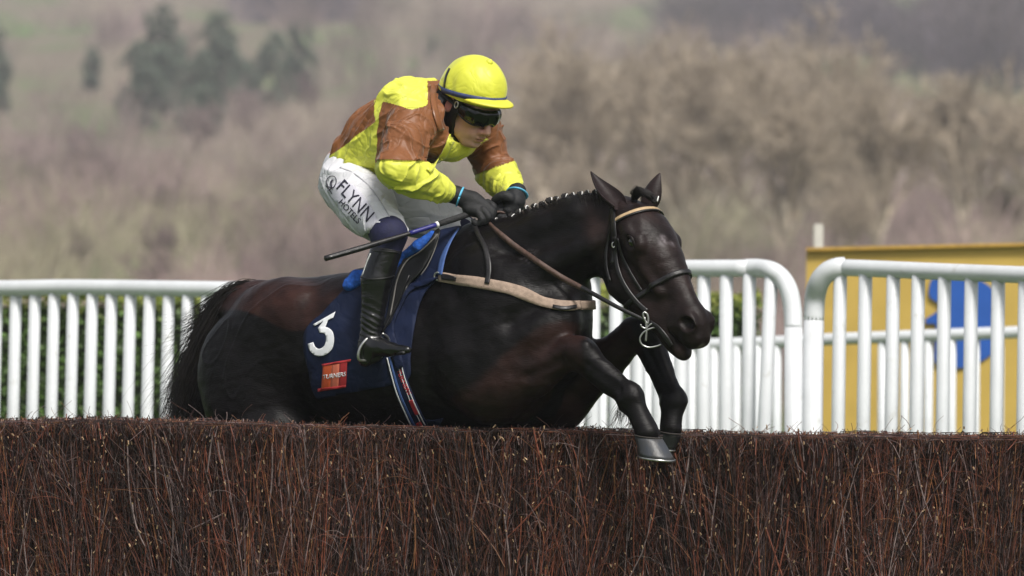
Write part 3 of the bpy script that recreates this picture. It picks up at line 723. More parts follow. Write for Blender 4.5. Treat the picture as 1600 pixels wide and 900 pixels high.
def build_body():
    v = Vol((-.75, -.35, .95), (.15, .95, 2.80), .0045)
    c = v.cone
    c(PEL, WAI, px_(38), px_(36), .03, LV, 1.25); c(WAI, CHE, px_(36), px_(40), .03, LV, 1.3); c(CHE, NEK, px_(38), px_(22), .03, LV, 1.2)
    for S, E, Wr in ((SHN, ELN, WRN), (SHF, ELF, WRF)):
        c(CHE, S, px_(26), px_(24), .03); c(S, E, px_(21), px_(17), .02); c(E, Wr, px_(17), px_(10), .015)
    for H, Kn, A in ((HIPN, KNN, ANN), (HIPF, KNF, ANF)):
        c(PEL, H, px_(36), px_(36), .03); c(H, Kn, px_(36), px_(24), .03); c(Kn, A, px_(22), px_(13), .02)
    c(ANN, HP(610, 552, 150), px_(9), px_(5), .015); c(ANF, HP(728, 550, -150), px_(9), px_(5), .015)
    c(WRN, HP(745, 322, 27), px_(9), px_(11), .01); c(WRF, HP(796, 322, -14), px_(9), px_(11), .01)
    # neck and head
    c(NEK, JH(-12, -38, 0), px_(25), px_(24), .02); c(HP(708, 195, 0), JH(2, -46, 0), px_(20), px_(18), .02)
    jell(v, -4, 14, 0, 46, 34, 44, 6); jell(v, 14, -22, 0, 30, 26.5, 40, 8)
    for s in (1, -1):
        jcone(v, (-6, -34, 24 * s), (26, -60, 9 * s), 9, 9, 10)       # jaw
        jell(v, 28, -21, 17.5 * s, 12, 11, 11, 6)                        # cheekbone
        jell(v, 22, -42, 12 * s, 13, 10, 14, 8)
        jell(v, 38, 3, 13 * s, 8, 13, 5, 6)                           # brow
        jell(v, 44, -8, 13.5 * s, 6, 8, 6, 5, 'sub'); jell(v, 35.5, -8, 13 * s, 6, 7, 5.5, 1.5)   # socket, eye
        jell(v, -8, -13, 34 * s, 9, 5, 14, 2.5, roll=-12 * s)         # ear
        jell(v, -6, -12, 39 * s, 5.5, 3.5, 9, 2, 'sub', roll=-12 * s)
        jell(v, 47.5, -34, 6.2 * s, 6.5, 4.6, 5, 3)                     # nostril wings
        jell(v, 47.5, -38.5, 4.2 * s, 3, 1.8, 1.6, 1, 'sub')
    jell(v, 34, -58, 0, 12, 13, 10, 7)                                # chin
    jell(v, 36, -42, 0, 12, 17, 12, 8)                                # mouth mound
    jcone(v, (40, -2, 0), (55.5, -29, 0), 4.2, 5.2, 4); jell(v, 55, -32, 0, 6.5, 5.6, 6, 3)
    jell(v, 47, -45.5, 0, 4, 11, 2.5, 2); jell(v, 45.5, -51, 0, 4.5, 9.5, 3, 2)
    jell(v, 51, -48.2, 0, 6, 12, .9, 1.4, 'sub')
    jell(v, 47, -56, 0, 5, 9, 2.5, 5, 'sub')
    return v.mesh(1)
BV, BF = build_body()
q = (BV - JO) / P_; qf, qr, qu = q @ f_, q @ r_, q @ u_
bc = np.tile([.52, .30, .235], (len(BV), 1)) * (1 + .05 * wob(BV, 60, 2)[:, None])
def bl2(arr, m, c): return arr * (1 - m[:, None]) + np.array(c) * m[:, None]
bc = bl2(bc, sm(1.5 - np.sqrt(((qf - 50) / 10) ** 2 + (qr / 12) ** 2 + ((qu + 33) / 11) ** 2)) * .5, (.50, .17, .14))
for s in (1, -1):
    bc = bl2(bc, sm(1.4 - np.sqrt(((qf - 38) / 16) ** 2 + ((qr - 22 * s) / 13) ** 2 + ((qu + 30) / 14) ** 2)) * .3, (.50, .19, .15))
    bc = bl2(bc, sm(1.5 - np.sqrt(((qf + 7) / 11) ** 2 + ((qr - 37 * s) / 8) ** 2 + ((qu + 13) / 14) ** 2)) * .6, (.45, .12, .09))
bc = bl2(bc, sm(1.35 - np.sqrt(((qf - 49) / 7) ** 2 + (qr / 12.5) ** 2 + ((qu + 48.5) / 5.5) ** 2)) * .75, (.36, .11, .10))
bc = bl2(bc, sm((-qu - 36) / 20) * sm((qf + 10) / 30) * .25 * (wob(BV, 900, 6, 2) * .3 + .7), (.26, .17, .14))
jock = thing('person', HP(620, 580, 20), 'jockey in yellow and brown silks and white breeches crouched forward on the black horse', 'person')
link('body', mesh_np('body', BV, BF, M['skin'], bc), jock)

# ---- racing silks
def near_chain(P, pts):
    best = np.full(len(P), 9.); tt = np.zeros(len(P)); n = len(pts) - 1
    for i in range(n):
        a, b = pts[i], pts[i + 1]; t = np.clip((P - a) @ (b - a) / ((b - a) @ (b - a)), 0, 1)
        d = np.linalg.norm(P - a - t[:, None] * (b - a), axis=1); m = d < best; best[m] = d[m]; tt[m] = (i + t)[m]
    return best, tt
def build_silks():
    v = Vol((-.75, -.35, 2.05), (.20, .95, 2.85), .0032)
    c = v.cone
    c(HP(572, 243, 0), HP(596, 216, 0), px_(48), px_(50), .04, LV, 1.25)
    c(HP(596, 216, 0), HP(640, 188, 0), px_(50), px_(52), .04, LV, 1.3)
    c(HP(640, 188, 0), HP(672, 180, 0), px_(52), px_(50), .04, LV, 1.35)
    c(HP(664, 182, 0), HP(678, 180, 0), px_(46), px_(32), .04, LV, 1.3)
    v.ell(HP(652, 152, 0), HAX(-8), (px_(42), px_(68), px_(26)), .04)            # yoke across the shoulders
    v.ell(HP(700, 212, 0), HAX(30), (px_(36), px_(70), px_(42)), .04)           # chest
    v.ell(HP(640, 228, 0), HAX(10), (px_(70), px_(68), px_(40)), .04)           # loose front
    c(HP(556, 240, 0), HP(580, 258, 0), px_(32), px_(32), .03, LV, 1.6)
    # collar
    jell(v, -2, -34, 12, 34, 44, 40, 8, 'sub'); jell(v, -16, -20, 36, 30, 46, 46, 8, 'sub')
    NECKHOLES = 1
    for S, E, Wr, s in ((SHN, ELN, WRN, 1), (SHF, ELF, WRF, -1)):
        c(HP(668, 185, 40 * s), S, px_(40), px_(37), .03)
        U = S * .45 + E * .55; U2 = S * .2 + E * .8
        c(S, U, px_(38), px_(34), .02); c(U, E, px_(33), px_(27), .014)
        Q1 = E * .62 + Wr * .38; Q2 = E * .25 + Wr * .75
        c(E, Q1, px_(31), px_(28), .02); c(Q1, Q2, px_(28), px_(22), .012); c(Q2, Q2 * .4 + Wr * .6, px_(22), px_(18), .01)
    v.cone(W(704, 156, -10), W(704, 156, 122), px_(16), px_(16), px_(5), mode='sub'); v.cone(W(709, 184, -10), W(709, 184, 118), px_(17), px_(17), px_(5), mode='sub')
    return v.mesh(1)
SV, SF = build_silks()
spx = proj(SV); sn = vnorm(SV, SF)
dN, tN = near_chain(SV, [SHN, ELN, WRN]); dF, tF = near_chain(SV, [SHF, ELF, WRF])
slat = (SV - HP(700, 500, 0)) @ LV * PXM
def onarm(d, t): return (d < .105) & ((t > .28))
aN = onarm(dN, tN) & (dN < dF); aF = onarm(dF, tF) & (dF < dN)
# folds: ridged, drawn out along the pull of the cloth
def crease(P, along, f, seed, wid=.42):
    a = np.array(along, float); a /= np.linalg.norm(a); Q = P - np.outer(P @ a, a) * .72
    w_ = wob(Q, f, seed, 2); return np.clip(1 - np.abs(w_) / wid, 0, 1) ** 1.4
def ridge(P, dirs, f, seed):
    a = np.array(dirs, float); a /= np.linalg.norm(a); Q = P + .022 * np.stack([wob(P, 16, seed), wob(P, 17, seed + 1), wob(P, 15, seed + 2)], 1)
    s = np.sin(Q @ a * f + 1.5 * wob(P, 9, seed + 3)); return 1 - np.abs(s) ** .8
armdir = (ELN - SHN) / np.linalg.norm(ELN - SHN); fdir = (WRN - ELN) / np.linalg.norm(WRN - ELN)
disp = np.zeros(len(SV))
tors = ~(aN | aF)
disp += np.where(tors, .013 * crease(SV, (.7, 0, .7), 20, 31) + .006 * crease(SV, (.9, 0, .35), 42, 35) + .006 * wob(SV, 12, 38), 0)
disp += np.where(aN & (tN <= 1), .013 * crease(SV, np.cross(armdir, [0, 1, 0]) + .5 * armdir, 24, 51) + .005 * crease(SV, np.cross(armdir, [0, 1, 0]), 50, 52), 0)
disp += np.where(aN & (tN > 1), (.012 * crease(SV, fdir + np.array([-.2, 0, .6]), 26, 61) + .006 * crease(SV, np.cross(fdir, [0, 1, 0]), 50, 62)) * np.clip((2.05 - tN) * 2.2, .1, 1), 0)
disp += np.where(aF, (.012 * crease(SV, (1, 0, .5), 26, 71) + .005 * crease(SV, (1, 0, .2), 50, 72)) * np.clip((2.05 - tF) * 2.2, .1, 1), 0)
disp += wob(SV, 60, 81) * .0018
# cuffs of the brown half sleeves stand off the yellow
hN = (251 + (spx[:, 0] - 620) * .05 - spx[:, 1]) + 1.5 * wob(SV, 25, 95); hF = (271 - (spx[:, 0] - 748) * .36 - spx[:, 1]) + .7 * wob(SV, 25, 96)   # above the sleeve hems
hem = lambda h: np.where(h > 0, .0065, -.003) * np.clip(1 - np.abs(h) / np.where(h > 0, 26, 6), 0, 1)
disp += np.where(aN & (tN < 1.5), hem(hN), 0) + np.where(aF & (tF < 1.5), .5 * hem(hF), 0)
disp += .004 * np.clip(1 - np.abs(tN - .30) * 22, 0, 1) * (dN < .12) * (slat > 30) * 0
# soften
SV2 = SV + sn * (disp - .003)[:, None]
spx2 = proj(SV2); x, y = spx2[:, 0], spx2[:, 1]
hN = 251 + (x - 620) * .05 - y + wob(SV, 25, 95); hF = 271 - (x - 748) * .36 - y + .5 * wob(SV, 25, 96)
xw = x + 3 * wob(SV, 30, 91); yw = y + 3 * wob(SV, 30, 92)
def lineside(x, y, a, b): return (x - a[0]) * (b[1] - a[1]) - (y - a[1]) * (b[0] - a[0])    # >0 : left of a->b on the picture
sc_ = np.tile(YEL, (len(SV), 1)).astype(float)
seam1 = 586 - (yw - 200) * .03                                   # side seam, back panel
back = (xw < seam1) & (lineside(xw, yw, (534, 228), (586, 190)) > 0)
sc_[tors & back] = BRN
# chest panel between sleeve and placket
def inpoly(x, y, poly):
    c = np.zeros(len(x), bool); n = len(poly)
    for i in range(n):
        x1, y1 = poly[i]; x2, y2 = poly[(i + 1) % n]
        c ^= ((y1 > y) != (y2 > y)) & (x < (x2 - x1) * (y - y1) / ((y2 - y1) or 1e-9) + x1)
    return c
chest = inpoly(xw, yw, [(600, 160), (640, 172), (668, 163), (684, 152), (680, 128), (705, 130), (712, 168), (716, 205), (700, 214), (692, 242), (672, 262), (648, 262), (640, 300), (590, 300), (588, 200)])
sc_[tors & chest & (slat > -60)] = BRN
sc_[tors & (slat < -62) & (x > 700) & (yw > 236)] = BRN
sc_[tors & (slat < -30) & (yw < 215) & (x > 700)] = BRN
sc_[tors & (slat < -8) & (y < 128 + 4) & (x > 670)] = BRN
sc_[tors & (x > 668) & (x < 700) & (y > 126) & (y < 165)] = BRN
shl = (dN < .13) & (tN <= .28) & (slat > 20) & (lineside(xw, yw, (598, 160), (655, 173)) < 0) & (yw > 160)
sc_[shl & tors] = BRN
sc_[aN & (hN > 0) & (yw > 160)] = BRN
sc_[aF & (hF > 0)] = BRN
silks = link('racing_silks', mesh_np('racing_silks', SV2, SF, M['silk'], np.clip(sc_, 0, 1)), jock)
SB = bvh(SV2, SF)
# collar and placket
band('collar', [(676, 134), (676, 152), (680, 178), (688, 204)], [8, 10, 9], SB, .004, (lambda m: m)(mat('brown_silk', BRN, .36, .06, 18, bump=.4, bscale=22, sheen=.2)), jock, .004)
pl = band('placket', [(706, 212), (700, 226), (692, 243), (680, 256), (668, 268)], [9, 10, 10, 8], SB, .004, mat('yellow_silk', YEL, .36, .05, 18, bump=.4, bscale=22, sheen=.2), jock, .004)
for i, (bx, by) in enumerate([(702, 222), (690, 246)]):
    c, n = hit(SB, bx, by, .010); bm = bmesh.new(); bmesh.ops.create_cone(bm, cap_ends=True, segments=12, radius1=.007, radius2=.0055, depth=.004)
    bmesh.ops.transform(bm, matrix=Matrix.Translation(Vector(tuple(c))) @ Vector(tuple(n)).to_track_quat('Z', 'Y').to_matrix().to_4x4(), verts=bm.verts[:])
    me = bpy.data.meshes.new('button'); bm.to_mesh(me); bm.free(); me.materials.append(bpy.data.materials['yellow_silk']); o = link('button', me, pl); o.matrix_parent_inverse = Matrix.Identity(4)

# ---- breeches
def build_breeches():
    v = Vol((-.78, -.30, 1.95), (0.0, .95, 2.55), .0045)
    c = v.cone
    c(HP(545, 262, 0), HP(575, 246, 0), px_(41), px_(38), .03, LV, 1.2)
    for s, H, Kn in ((1, HIPN, KNN), (-1, HIPF, KNF)):
        v.ell(HP(540 + (0 if s > 0 else 16), 276, 30 * s), HAX(-25), (px_(40), px_(38), px_(45)), .03)
        m = H * .5 + Kn * .5
        c(H, m, px_(47), px_(44), .03); c(m, H * .1 + Kn * .9, px_(44), px_(31), .02); c(H * .1 + Kn * .9, Kn, px_(31), px_(28), .01)
    # leg ends
    for s, H, Kn, A in ((1, HIPN, KNN, ANN), (-1, HIPF, KNF, ANF)):
        d = (Kn - H); d /= np.linalg.norm(d)
        dd = d * .35 + (A - Kn) / np.linalg.norm(A - Kn) * .65; dd /= np.linalg.norm(dd)
        g = np.meshgrid(*v.ax, indexing='ij', sparse=True)
        near = sum((g[i] - Kn[i]) ** 2 for i in range(3)) < .13 ** 2
        e = sum((g[i] - (Kn - d * .02)[i]) * dd[i] for i in range(3)).astype(np.float32); v.D = np.where(near, np.maximum(v.D, e), v.D)
    return v.mesh(1)
RV, RF = build_breeches(); rn = vnorm(RV, RF)
tdir = (KNN - HIPN) / np.linalg.norm(KNN - HIPN)
rd = .009 * crease(RV, (.8, 0, -.5), 17, 131) + .004 * crease(RV, (1, 0, .2), 38, 135) + wob(RV, 50, 137) * .001
kd = np.minimum(np.linalg.norm(RV - KNN, axis=1), np.linalg.norm(RV - KNF, axis=1))
rd += .004 * ridge(RV, (.3, 0, 1), 130, 139) * np.clip(1.6 - kd / .08, 0, 1)
wd_ = np.linalg.norm((RV - HP(566, 246, 0)), axis=1); rd = rd * np.clip((wd_ - .13) / .06, 0, 1) - .005 * np.clip((.20 - wd_) / .05, 0, 1)
RV2 = RV + rn * (rd - .002)[:, None]
breeches = link('breeches', mesh_np('breeches', RV2, RF, M['breech']), jock); RB = bvh(RV2, RF)
# sponsor patch with its lettering on the near thigh
PT = patch('sponsor_patch', [(527, 288), (533, 283), (545, 285), (568, 305), (588, 338), (586, 350), (570, 368), (564, 366), (545, 345), (520, 312), (512, 296)], RB, .0015, M['patch'], breeches, .0006, 6, 3)
PB = bvh(RV2 + rn * .0022, RF)
tA, tB = np.array([528, 288]), np.array([580, 346]); tx = (tB - tA) / np.linalg.norm(tB - tA)
ang = math.atan2(tB[1] - tA[1], tB[0] - tA[0])
def tmap(cx, cy, sx, sy, sk=0.0):
    ux, uy = math.cos(ang), math.sin(ang); vx, vy = uy, -ux
    return lambda a, b: (cx + ux * a * sx + vx * b * sy + ux * sk * b, cy + uy * a * sx + vy * b * sy + uy * sk * b)
lettering('lettering', 'FLYNN', tmap(555, 314.5, 23.8, 28.5, -3), PB, .0012, M['ink'], breeches, 1.0, 0.0, 4, .0006)
lettering('lettering', 'HOTELS', tmap(546.5, 330.5, 12.6, 13.5, -1), PB, .0012, M['ink'], breeches, 1.0, 0.0, 4, .0006)
for ring in ([(513, 292), (510, 284), (515, 276), (523, 276), (526, 284), (521, 293), (513, 292)], [(514, 298), (519, 292), (518, 285), (522, 281)], [(509, 290), (515, 296), (519, 303)], [(520, 280), (516, 287), (520, 296)]):
    band('emblem', ring, 1.2, PB, .0012, M['ink'], breeches, .0005)
band('seam', [(531, 262), (552, 270), (576, 290), (596, 318), (616, 352)], 1.6, RB, .0012, mat('breeches_seam', (.42, .42, .45), .8), breeches, .001)

# ---- navy knee stockings, boots
for s, Kn, A, toe in ((1, KNN, ANN, HP(636, 547, 158)), (-1, KNF, ANF, HP(748, 546, -158))):
    v = Vol(np.minimum(Kn, A) - .12, np.maximum(Kn, A) + .12, .0045)
    H = HIPN if s > 0 else HIPF; d = (Kn - H) / np.linalg.norm(Kn - H)
    v.cone(Kn - d * .045, Kn, px_(28), px_(28.5), .01); v.cone(Kn, Kn * .8 + A * .2, px_(28), px_(23), .015)
    V, F = v.mesh(1); link('knee_sock', mesh_np('knee_sock', V, F, M['sock']), jock)
    v = Vol(np.minimum(np.minimum(Kn, A), toe) - .12, np.maximum(np.maximum(Kn, A), toe) + .12, .004)
    top = Kn * .86 + A * .14; q1 = Kn * .58 + A * .42; q2 = Kn * .22 + A * .78
    bx = lambda P, x_, y_: P + W(800 + x_, 230 + y_, 0) - W(800, 230, 0)
    v.cone(top, bx(q1, -6, 0), px_(25.5), px_(25), .012); v.cone(bx(q1, -6, 0), bx(q2, -2, 0), px_(25), px_(18), .012); v.cone(bx(q2, -2, 0), A, px_(18), px_(17), .012)
    heel = bx(A, -5, 20)
    v.cone(A, heel, px_(17), px_(12), .012); v.cone(bx(A, 4, 4), (bx(A, 6, 8) * .45 + toe * .55), px_(19), px_(13), .016, UV, .9); v.cone(bx(A, 0, 8), bx(A, -6, 26), px_(18), px_(11), .012); v.cone(bx(A, 6, 8) * .45 + toe * .55, toe, px_(12), px_(7.5), .01, UV, .8)
    n_ = (Kn - A) / np.linalg.norm(Kn - A); v.cut(top + n_ * .006, n_)
    V, F = v.mesh(1); nn = vnorm(V, F); t_ = (V - A) @ n_
    V = V + nn * (.0035 * ridge(V, n_ + np.array([.35, 0, 0]), 120, 201) * np.clip(1.25 - np.abs(t_ - .07) / .09, 0, 1) + .0012 * wob(V, 26, 205) - .001)[:, None]
    bt = link('riding_boot', mesh_np('riding_boot', V, F, M['leather']), jock)
    if s > 0: BOOTB = bvh(V, F)
    # sole and heel
    sv = Vol(np.minimum(heel, toe) - .06, np.maximum(heel, toe) + .06, .0035)
    sv.cone(bx(heel, 2, 5), bx(heel, 16, 0), px_(10), px_(9), .006); sv.cone(bx(heel, 30, -4), bx(toe, -6, 4), px_(7), px_(6), .006, UV, .6)
    SVv, SFf = sv.mesh(1); o = link('boot_sole', mesh_np('boot_sole', SVv, SFf, M['saddleblack']), bt); o.matrix_parent_inverse = Matrix.Identity(4)
band('boot_band', [(564, 433), (575, 436), (590, 436), (606, 434), (616, 431)], 2.2, BOOTB, .0015, M['saddleblack'], jock, .002)
band('boot_top_trim', [(578, 389), (588, 392), (602, 393), (618, 394), (628, 397)], 2.5, BOOTB, .001, M['strap'], jock, .002)
band('boot_piping', [(579, 396), (572, 412), (566, 430)], 1.6, BOOTB, .001, M['whiteband'], jock, .001)

# ---- gloves
def glove(near):
    s = 1 if near else -1
    v = Vol(np.minimum(WRN, WRF) - np.array([.12, .16, .16]), np.maximum(WRN, WRF) + np.array([.22, .16, .10]), .0022)
    if near:
        w0, w1, pm, kn = HP(699, 301, 47), HP(714, 305, 38), HP(738, 316, 28), HP(757, 325, 22)
        v.cone(w0, w1, px_(14.5), px_(13.5), .008); v.cone(w1, pm, px_(13.5), px_(16.5), .012, LV, .9); v.cone(pm, kn, px_(17), px_(13), .012, LV, .85)
        v.cone(HP(734, 326, 36), HP(752, 332, 30), px_(12), px_(10), .01)
        fr = [((762, 317, 14), (771, 324, 12), (770, 335, 14), (763, 338, 20), 5.8), ((760, 322, 23), (769, 331, 22), (766, 341, 24), (758, 343, 29), 6.2),
              ((755, 328, 31), (763, 338, 31), (758, 347, 32), (751, 346, 36), 6.0), ((747, 333, 37), (753, 343, 38), (748, 350, 38), (741, 347, 40), 5.3)]
        th = [(732, 313, 12), (746, 314, 3), (758, 319, 2), (765, 326, 6)]
    else:
        w0, w1, pm, kn = HP(808, 299, -30), HP(806, 305, -26), HP(803, 316, -18), HP(797, 330, -12)
        v.cone(w0, w1, px_(14), px_(14), .008); v.cone(w1, pm, px_(14.5), px_(17), .012); v.cone(pm, kn, px_(17), px_(13.5), .012)
        fr = [((793, 312, -14), (784, 312, -10), (778, 319, -6), (783, 325, -6), 6.0), ((790, 320, -10), (781, 321, -5), (777, 328, -2), (784, 332, -2), 6.0),
              ((790, 328, -8), (782, 331, -2), (780, 338, 1), (787, 340, 1), 5.8), ((794, 335, -8), (787, 339, -2), (786, 345, 1), (792, 346, 1), 5.2)]
        th = [(797, 310, -4), (788, 306, 2), (778, 309, 4), (772, 314, 4)]
    for a, b, c, d, r in fr:
        v.chain([(HP(*a), px_(r + .8)), (HP(*b), px_(r)), (HP(*c), px_(r - .4)), (HP(*d), px_(r - 1))], .003)
    v.chain([(HP(*th[0]), px_(9)), (HP(*th[1]), px_(7)), (HP(*th[2]), px_(6)), (HP(*th[3]), px_(5))], .005)
    V, F = v.mesh(1); nn = vnorm(V, F)
    V = V + nn * (wob(V, 90, 210 + s) * .0012)[:, None]
    g = link('glove', mesh_np('glove', V, F, M['glove']), jock)
    B = bvh(V, F)
    if near:
        a, b, r = HP(719, 307.5, 36), HP(724, 309, 34), 14.6
    else:
        a, b, r = HP(808, 303, -28), HP(806.5, 306, -26.5), 15.8
    ax = (HP(738, 316, 28) - HP(699, 301, 47)) if near else (HP(803, 316, -18) - HP(808, 297, -32)); ax /= np.linalg.norm(ax)
    e1 = np.cross(ax, [0, 0, 1.]); e1 /= np.linalg.norm(e1); e2 = np.cross(ax, e1)
    pts = [a + (e1 * math.cos(t) + e2 * math.sin(t)) * px_(r) for t in np.linspace(0, 2 * math.pi, 30)]
    o = link('glove_trim', tube_me('glove_trim', pts, px_(2.6), M['cyan'], 8, 0, flat=.5), g); o.matrix_parent_inverse = Matrix.Identity(4)
glove(True); glove(False)

# ---- helmet, goggles
GF, GU = f_, u_
f_ = np.array([.68, -.68, -.25]); f_ /= np.linalg.norm(f_); u_ = np.cross(r_, f_); u_ *= np.sign(u_[2]); JA = np.stack([f_, r_, u_])
hv2 = Vol(JO - .22, JO + .24, .0035)
jell(hv2, 2, 20, 0, 56, 48, 51, 5)
jell(hv2, -14, 6, 0, 42, 43, 34, 8)
hv2.cut(JH(0, 3, 0), -(u_ * .995 + f_ * .09))
HV2, HF2 = hv2.mesh(1); hn2 = vnorm(HV2, HF2); qq = (HV2 - JO) / P_; a_ = np.arctan2(qq @ r_, qq @ f_); uu = qq @ u_
gath = np.clip((uu - 8) / 55, 0, 1)
HV2 = HV2 + hn2 * (.0022 * np.sin(a_ * 11 + 2.2 * wob(HV2, 12, 300)) * (1 - gath) * np.clip((uu - 6) / 12, 0, 1) + .0016 * wob(HV2, 30, 301) + .003 * ridge(HV2, (.5, 0, 1), 38, 303) * np.clip(wob(HV2, 10, 305), 0, 1))[:, None]
helmet = link('helmet', mesh_np('helmet', HV2, HF2, M['cap']), jock); HB2 = bvh(HV2, HF2)
def child(o, p): o.matrix_parent_inverse = Matrix.Identity(4) if False else o.matrix_parent_inverse; return o
def sub(name, me, parent):
    o = bpy.data.objects.new(name, me); COL.objects.link(o); o.parent = parent; return o
# peak
pv = Vol(JO - .22, JO + .26, .003)
jell(pv, 32, 6, 0, 47, 43, 9, 2); jell(pv, 32, -5, 0, 50, 46, 12, 2, 'sub', pitch=4); jell(pv, 3, 12, 0, 50, 44, 60, 2, 'sub')
V, F = pv.mesh(1); sub('peak', mesh_np('peak', V, F, M['peak']), helmet)
def loop_pts(fun, n=60): return [fun(t) for t in np.linspace(0, 2 * math.pi, n)]
# elastic band round the cap: follow the cap surface
def capring(u0, slope, off, n=72):
    out = []
    for t in np.linspace(0, 2 * math.pi, n):
        d = f_ * math.cos(t) + r_ * math.sin(t); o = JH(0, u0 + slope * math.cos(t), 0)
        loc, nn, i, dist = HB2.ray_cast(Vector(tuple(o + d * .25)), Vector(tuple(-d)))
        out.append(np.array(loc) + d * off if loc is not None else o + d * px_(52))
    return np.array(out)
lo_, hi_ = capring(6.5, 2.0, .0028), capring(14.5, 2.0, .0028)
n = len(lo_); V = np.vstack([lo_, hi_]); F = np.array([(i, i + 1, n + i + 1, n + i) for i in range(n - 1)])
o = sub('elastic_band', mesh_np('elastic_band', V, F, M['bandnavy']), helmet); md = o.modifiers.new('t', 'SOLIDIFY'); md.thickness = .003; md.offset = 0
band('back_elastic', [(694, 146), (695, 132), (698, 118), (703, 107)], 2.6, HB2, .001, M['strap'], helmet, .002).matrix_parent_inverse = Matrix.Identity(4)
# button on the crown
bm = bmesh.new(); bmesh.ops.create_icosphere(bm, subdivisions=2, radius=px_(6)); 
for vv in bm.verts: vv.co = Vector(tuple(JH(25, 66, 0))) + vv.co
for ff in bm.faces: ff.smooth = True
me = bpy.data.meshes.new('crown_button'); bm.to_mesh(me); bm.free(); me.materials.append(M['cap']); sub('crown_button', me, helmet)
# harness, goggles: back to the frame of the face
f_, u_ = GF, GU; JA = np.stack([f_, r_, u_])
sv = Vol(JO - .22, JO + .2, .003)
for s in (1, -1):
    for pth in ([(-22, 4, 37), (-20, -14, 36), (-12, -34, 31), (4, -52, 24)], [(10, 4, 37), (7, -14, 36), (3, -32, 32), (4, -52, 24)]):
        P = [JH(a, b, c * s) for a, b, c in pth]
        for k_ in range(3): sv.cone(P[k_], P[k_ + 1], px_(10.5 - k_), px_(9.5 - k_), .006, r_, .35)
    P = [JH(4, -52, 24 * s), JH(14, -66, 10 * s), JH(16, -69, 0)]
    for k_ in range(2): sv.cone(P[k_], P[k_ + 1], px_(4), px_(4), .003, r_, .5)
    sv.cone(JH(-22, -20, 35 * s), JH(-34, -14, 24 * s), px_(15), px_(15), .005, None); 
    sv.ell(JH(-7, -12, 36 * s), JA, (px_(8), px_(14), px_(12)), .002, 'sub')
jell(sv, -6, 6, 0, 41, 33, 60, 1, 'sub')
V, F = sv.mesh(1); sub('harness', mesh_np('harness', V, F, M['glove']), helmet)
me = tube_me('buckle', [JH(12 + 3.6 * math.cos(t), -4 + 5.4 * math.sin(t), 41.5) for t in np.linspace(0, 6.283, 16)], px_(1.1), M['steel'], 6, 0); sub('buckle', me, helmet)
# goggles: wrap-round dark lens with frame
gv = Vol(JO - .2, JO + .22, .0028)
gp = [(12, -7, 35), (30, -9, 31), (43, -10, 22), (51, -10, 9), (51, -10, -9), (43, -10, -22), (30, -9, -31), (12, -7, -35)]
gh = [8, 11, 13.5, 14, 14, 13.5, 11, 8]
for k_ in range(7): gv.cone(JH(*gp[k_]), JH(*gp[k_ + 1]), px_(gh[k_] * .55), px_(gh[k_ + 1] * .55), .004, u_, 1.8)
jell(gv, 56, -27, 0, 14, 9, 9, 3, 'sub')
V, F = gv.mesh(1); gog = link('goggles', mesh_np('goggles', V, F, M['lens']), jock)
gpts = [(-40, -2, 24), (-26, -4, 36), (-8, -5, 38), (14, -7, 37)]
for s in (1, -1): sub('goggle_strap', tube_me('goggle_strap', [JH(a, b, c * s) for a, b, c in gpts], px_(4.5), M['strap'], 8, 5, flat=.4), gog)
sub('goggle_rim', tube_me('goggle_rim', [JH(14, -17, 35), JH(30, -22, 31.5), JH(42, -24.5, 23), JH(50, -22, 11), JH(52.5, -16.5, 3), JH(52.5, -16.5, -3), JH(50, -22, -11), JH(42, -24.5, -23), JH(30, -22, -31.5)], px_(1.5), M['strap'], 8, 4), gog)
# hair edge under the helmet at the nape

# ================================================================== TACK
def offsurf(P, B, d):
    out = []
    for p in P:
        loc, n, i, t = B.find_nearest(Vector(tuple(p))); out.append(np.array(loc) + np.array(n) * d)
    return np.array(out)
# number cloth under the saddle
cloth = thing('number_cloth', HP(600, 600, 130), 'navy number cloth with a white 3 and an orange sponsor flag under the saddle', 'saddle cloth')
CL = [(541, 453), (560, 444), (600, 428), (640, 402), (668, 376), (684, 364), (703, 359), (723, 358), (712, 372), (703, 388), (696, 404), (691, 420), (688, 434),
      (668, 456), (654, 486), (648, 520), (643, 560), (640, 592), (600, 603), (548, 612), (512, 619), (499, 621), (489, 600), (482, 570), (477, 540), (479, 518), (491, 502), (507, 489), (524, 470)]
patch('cloth_body', CL, FB, .007, M['navy'], cloth, .004, 7, 3, both=True, fold=.0045)
# drape standing forward of the rider's leg and the pale rolled front edge
patch('cloth_fold', [(604, 508), (612, 490), (628, 466), (641, 449), (662, 441), (688, 436), (672, 447), (655, 452), (642, 462), (632, 480), (622, 500), (618, 520), (628, 548), (634, 570), (622, 574), (612, 545), (604, 525)], FB, .016, M['navy'], cloth, .006, 6, 3, fold=.006)
band('front_edge', [(719, 361), (707, 380), (699, 397), (694, 413), (691, 431)], [2, 4, 7, 9, 8], FB, .0125, M['paleblue'], cloth, .003)
CB_V = FVv + FVn * .0145; CB = bvh(CB_V, FVf)
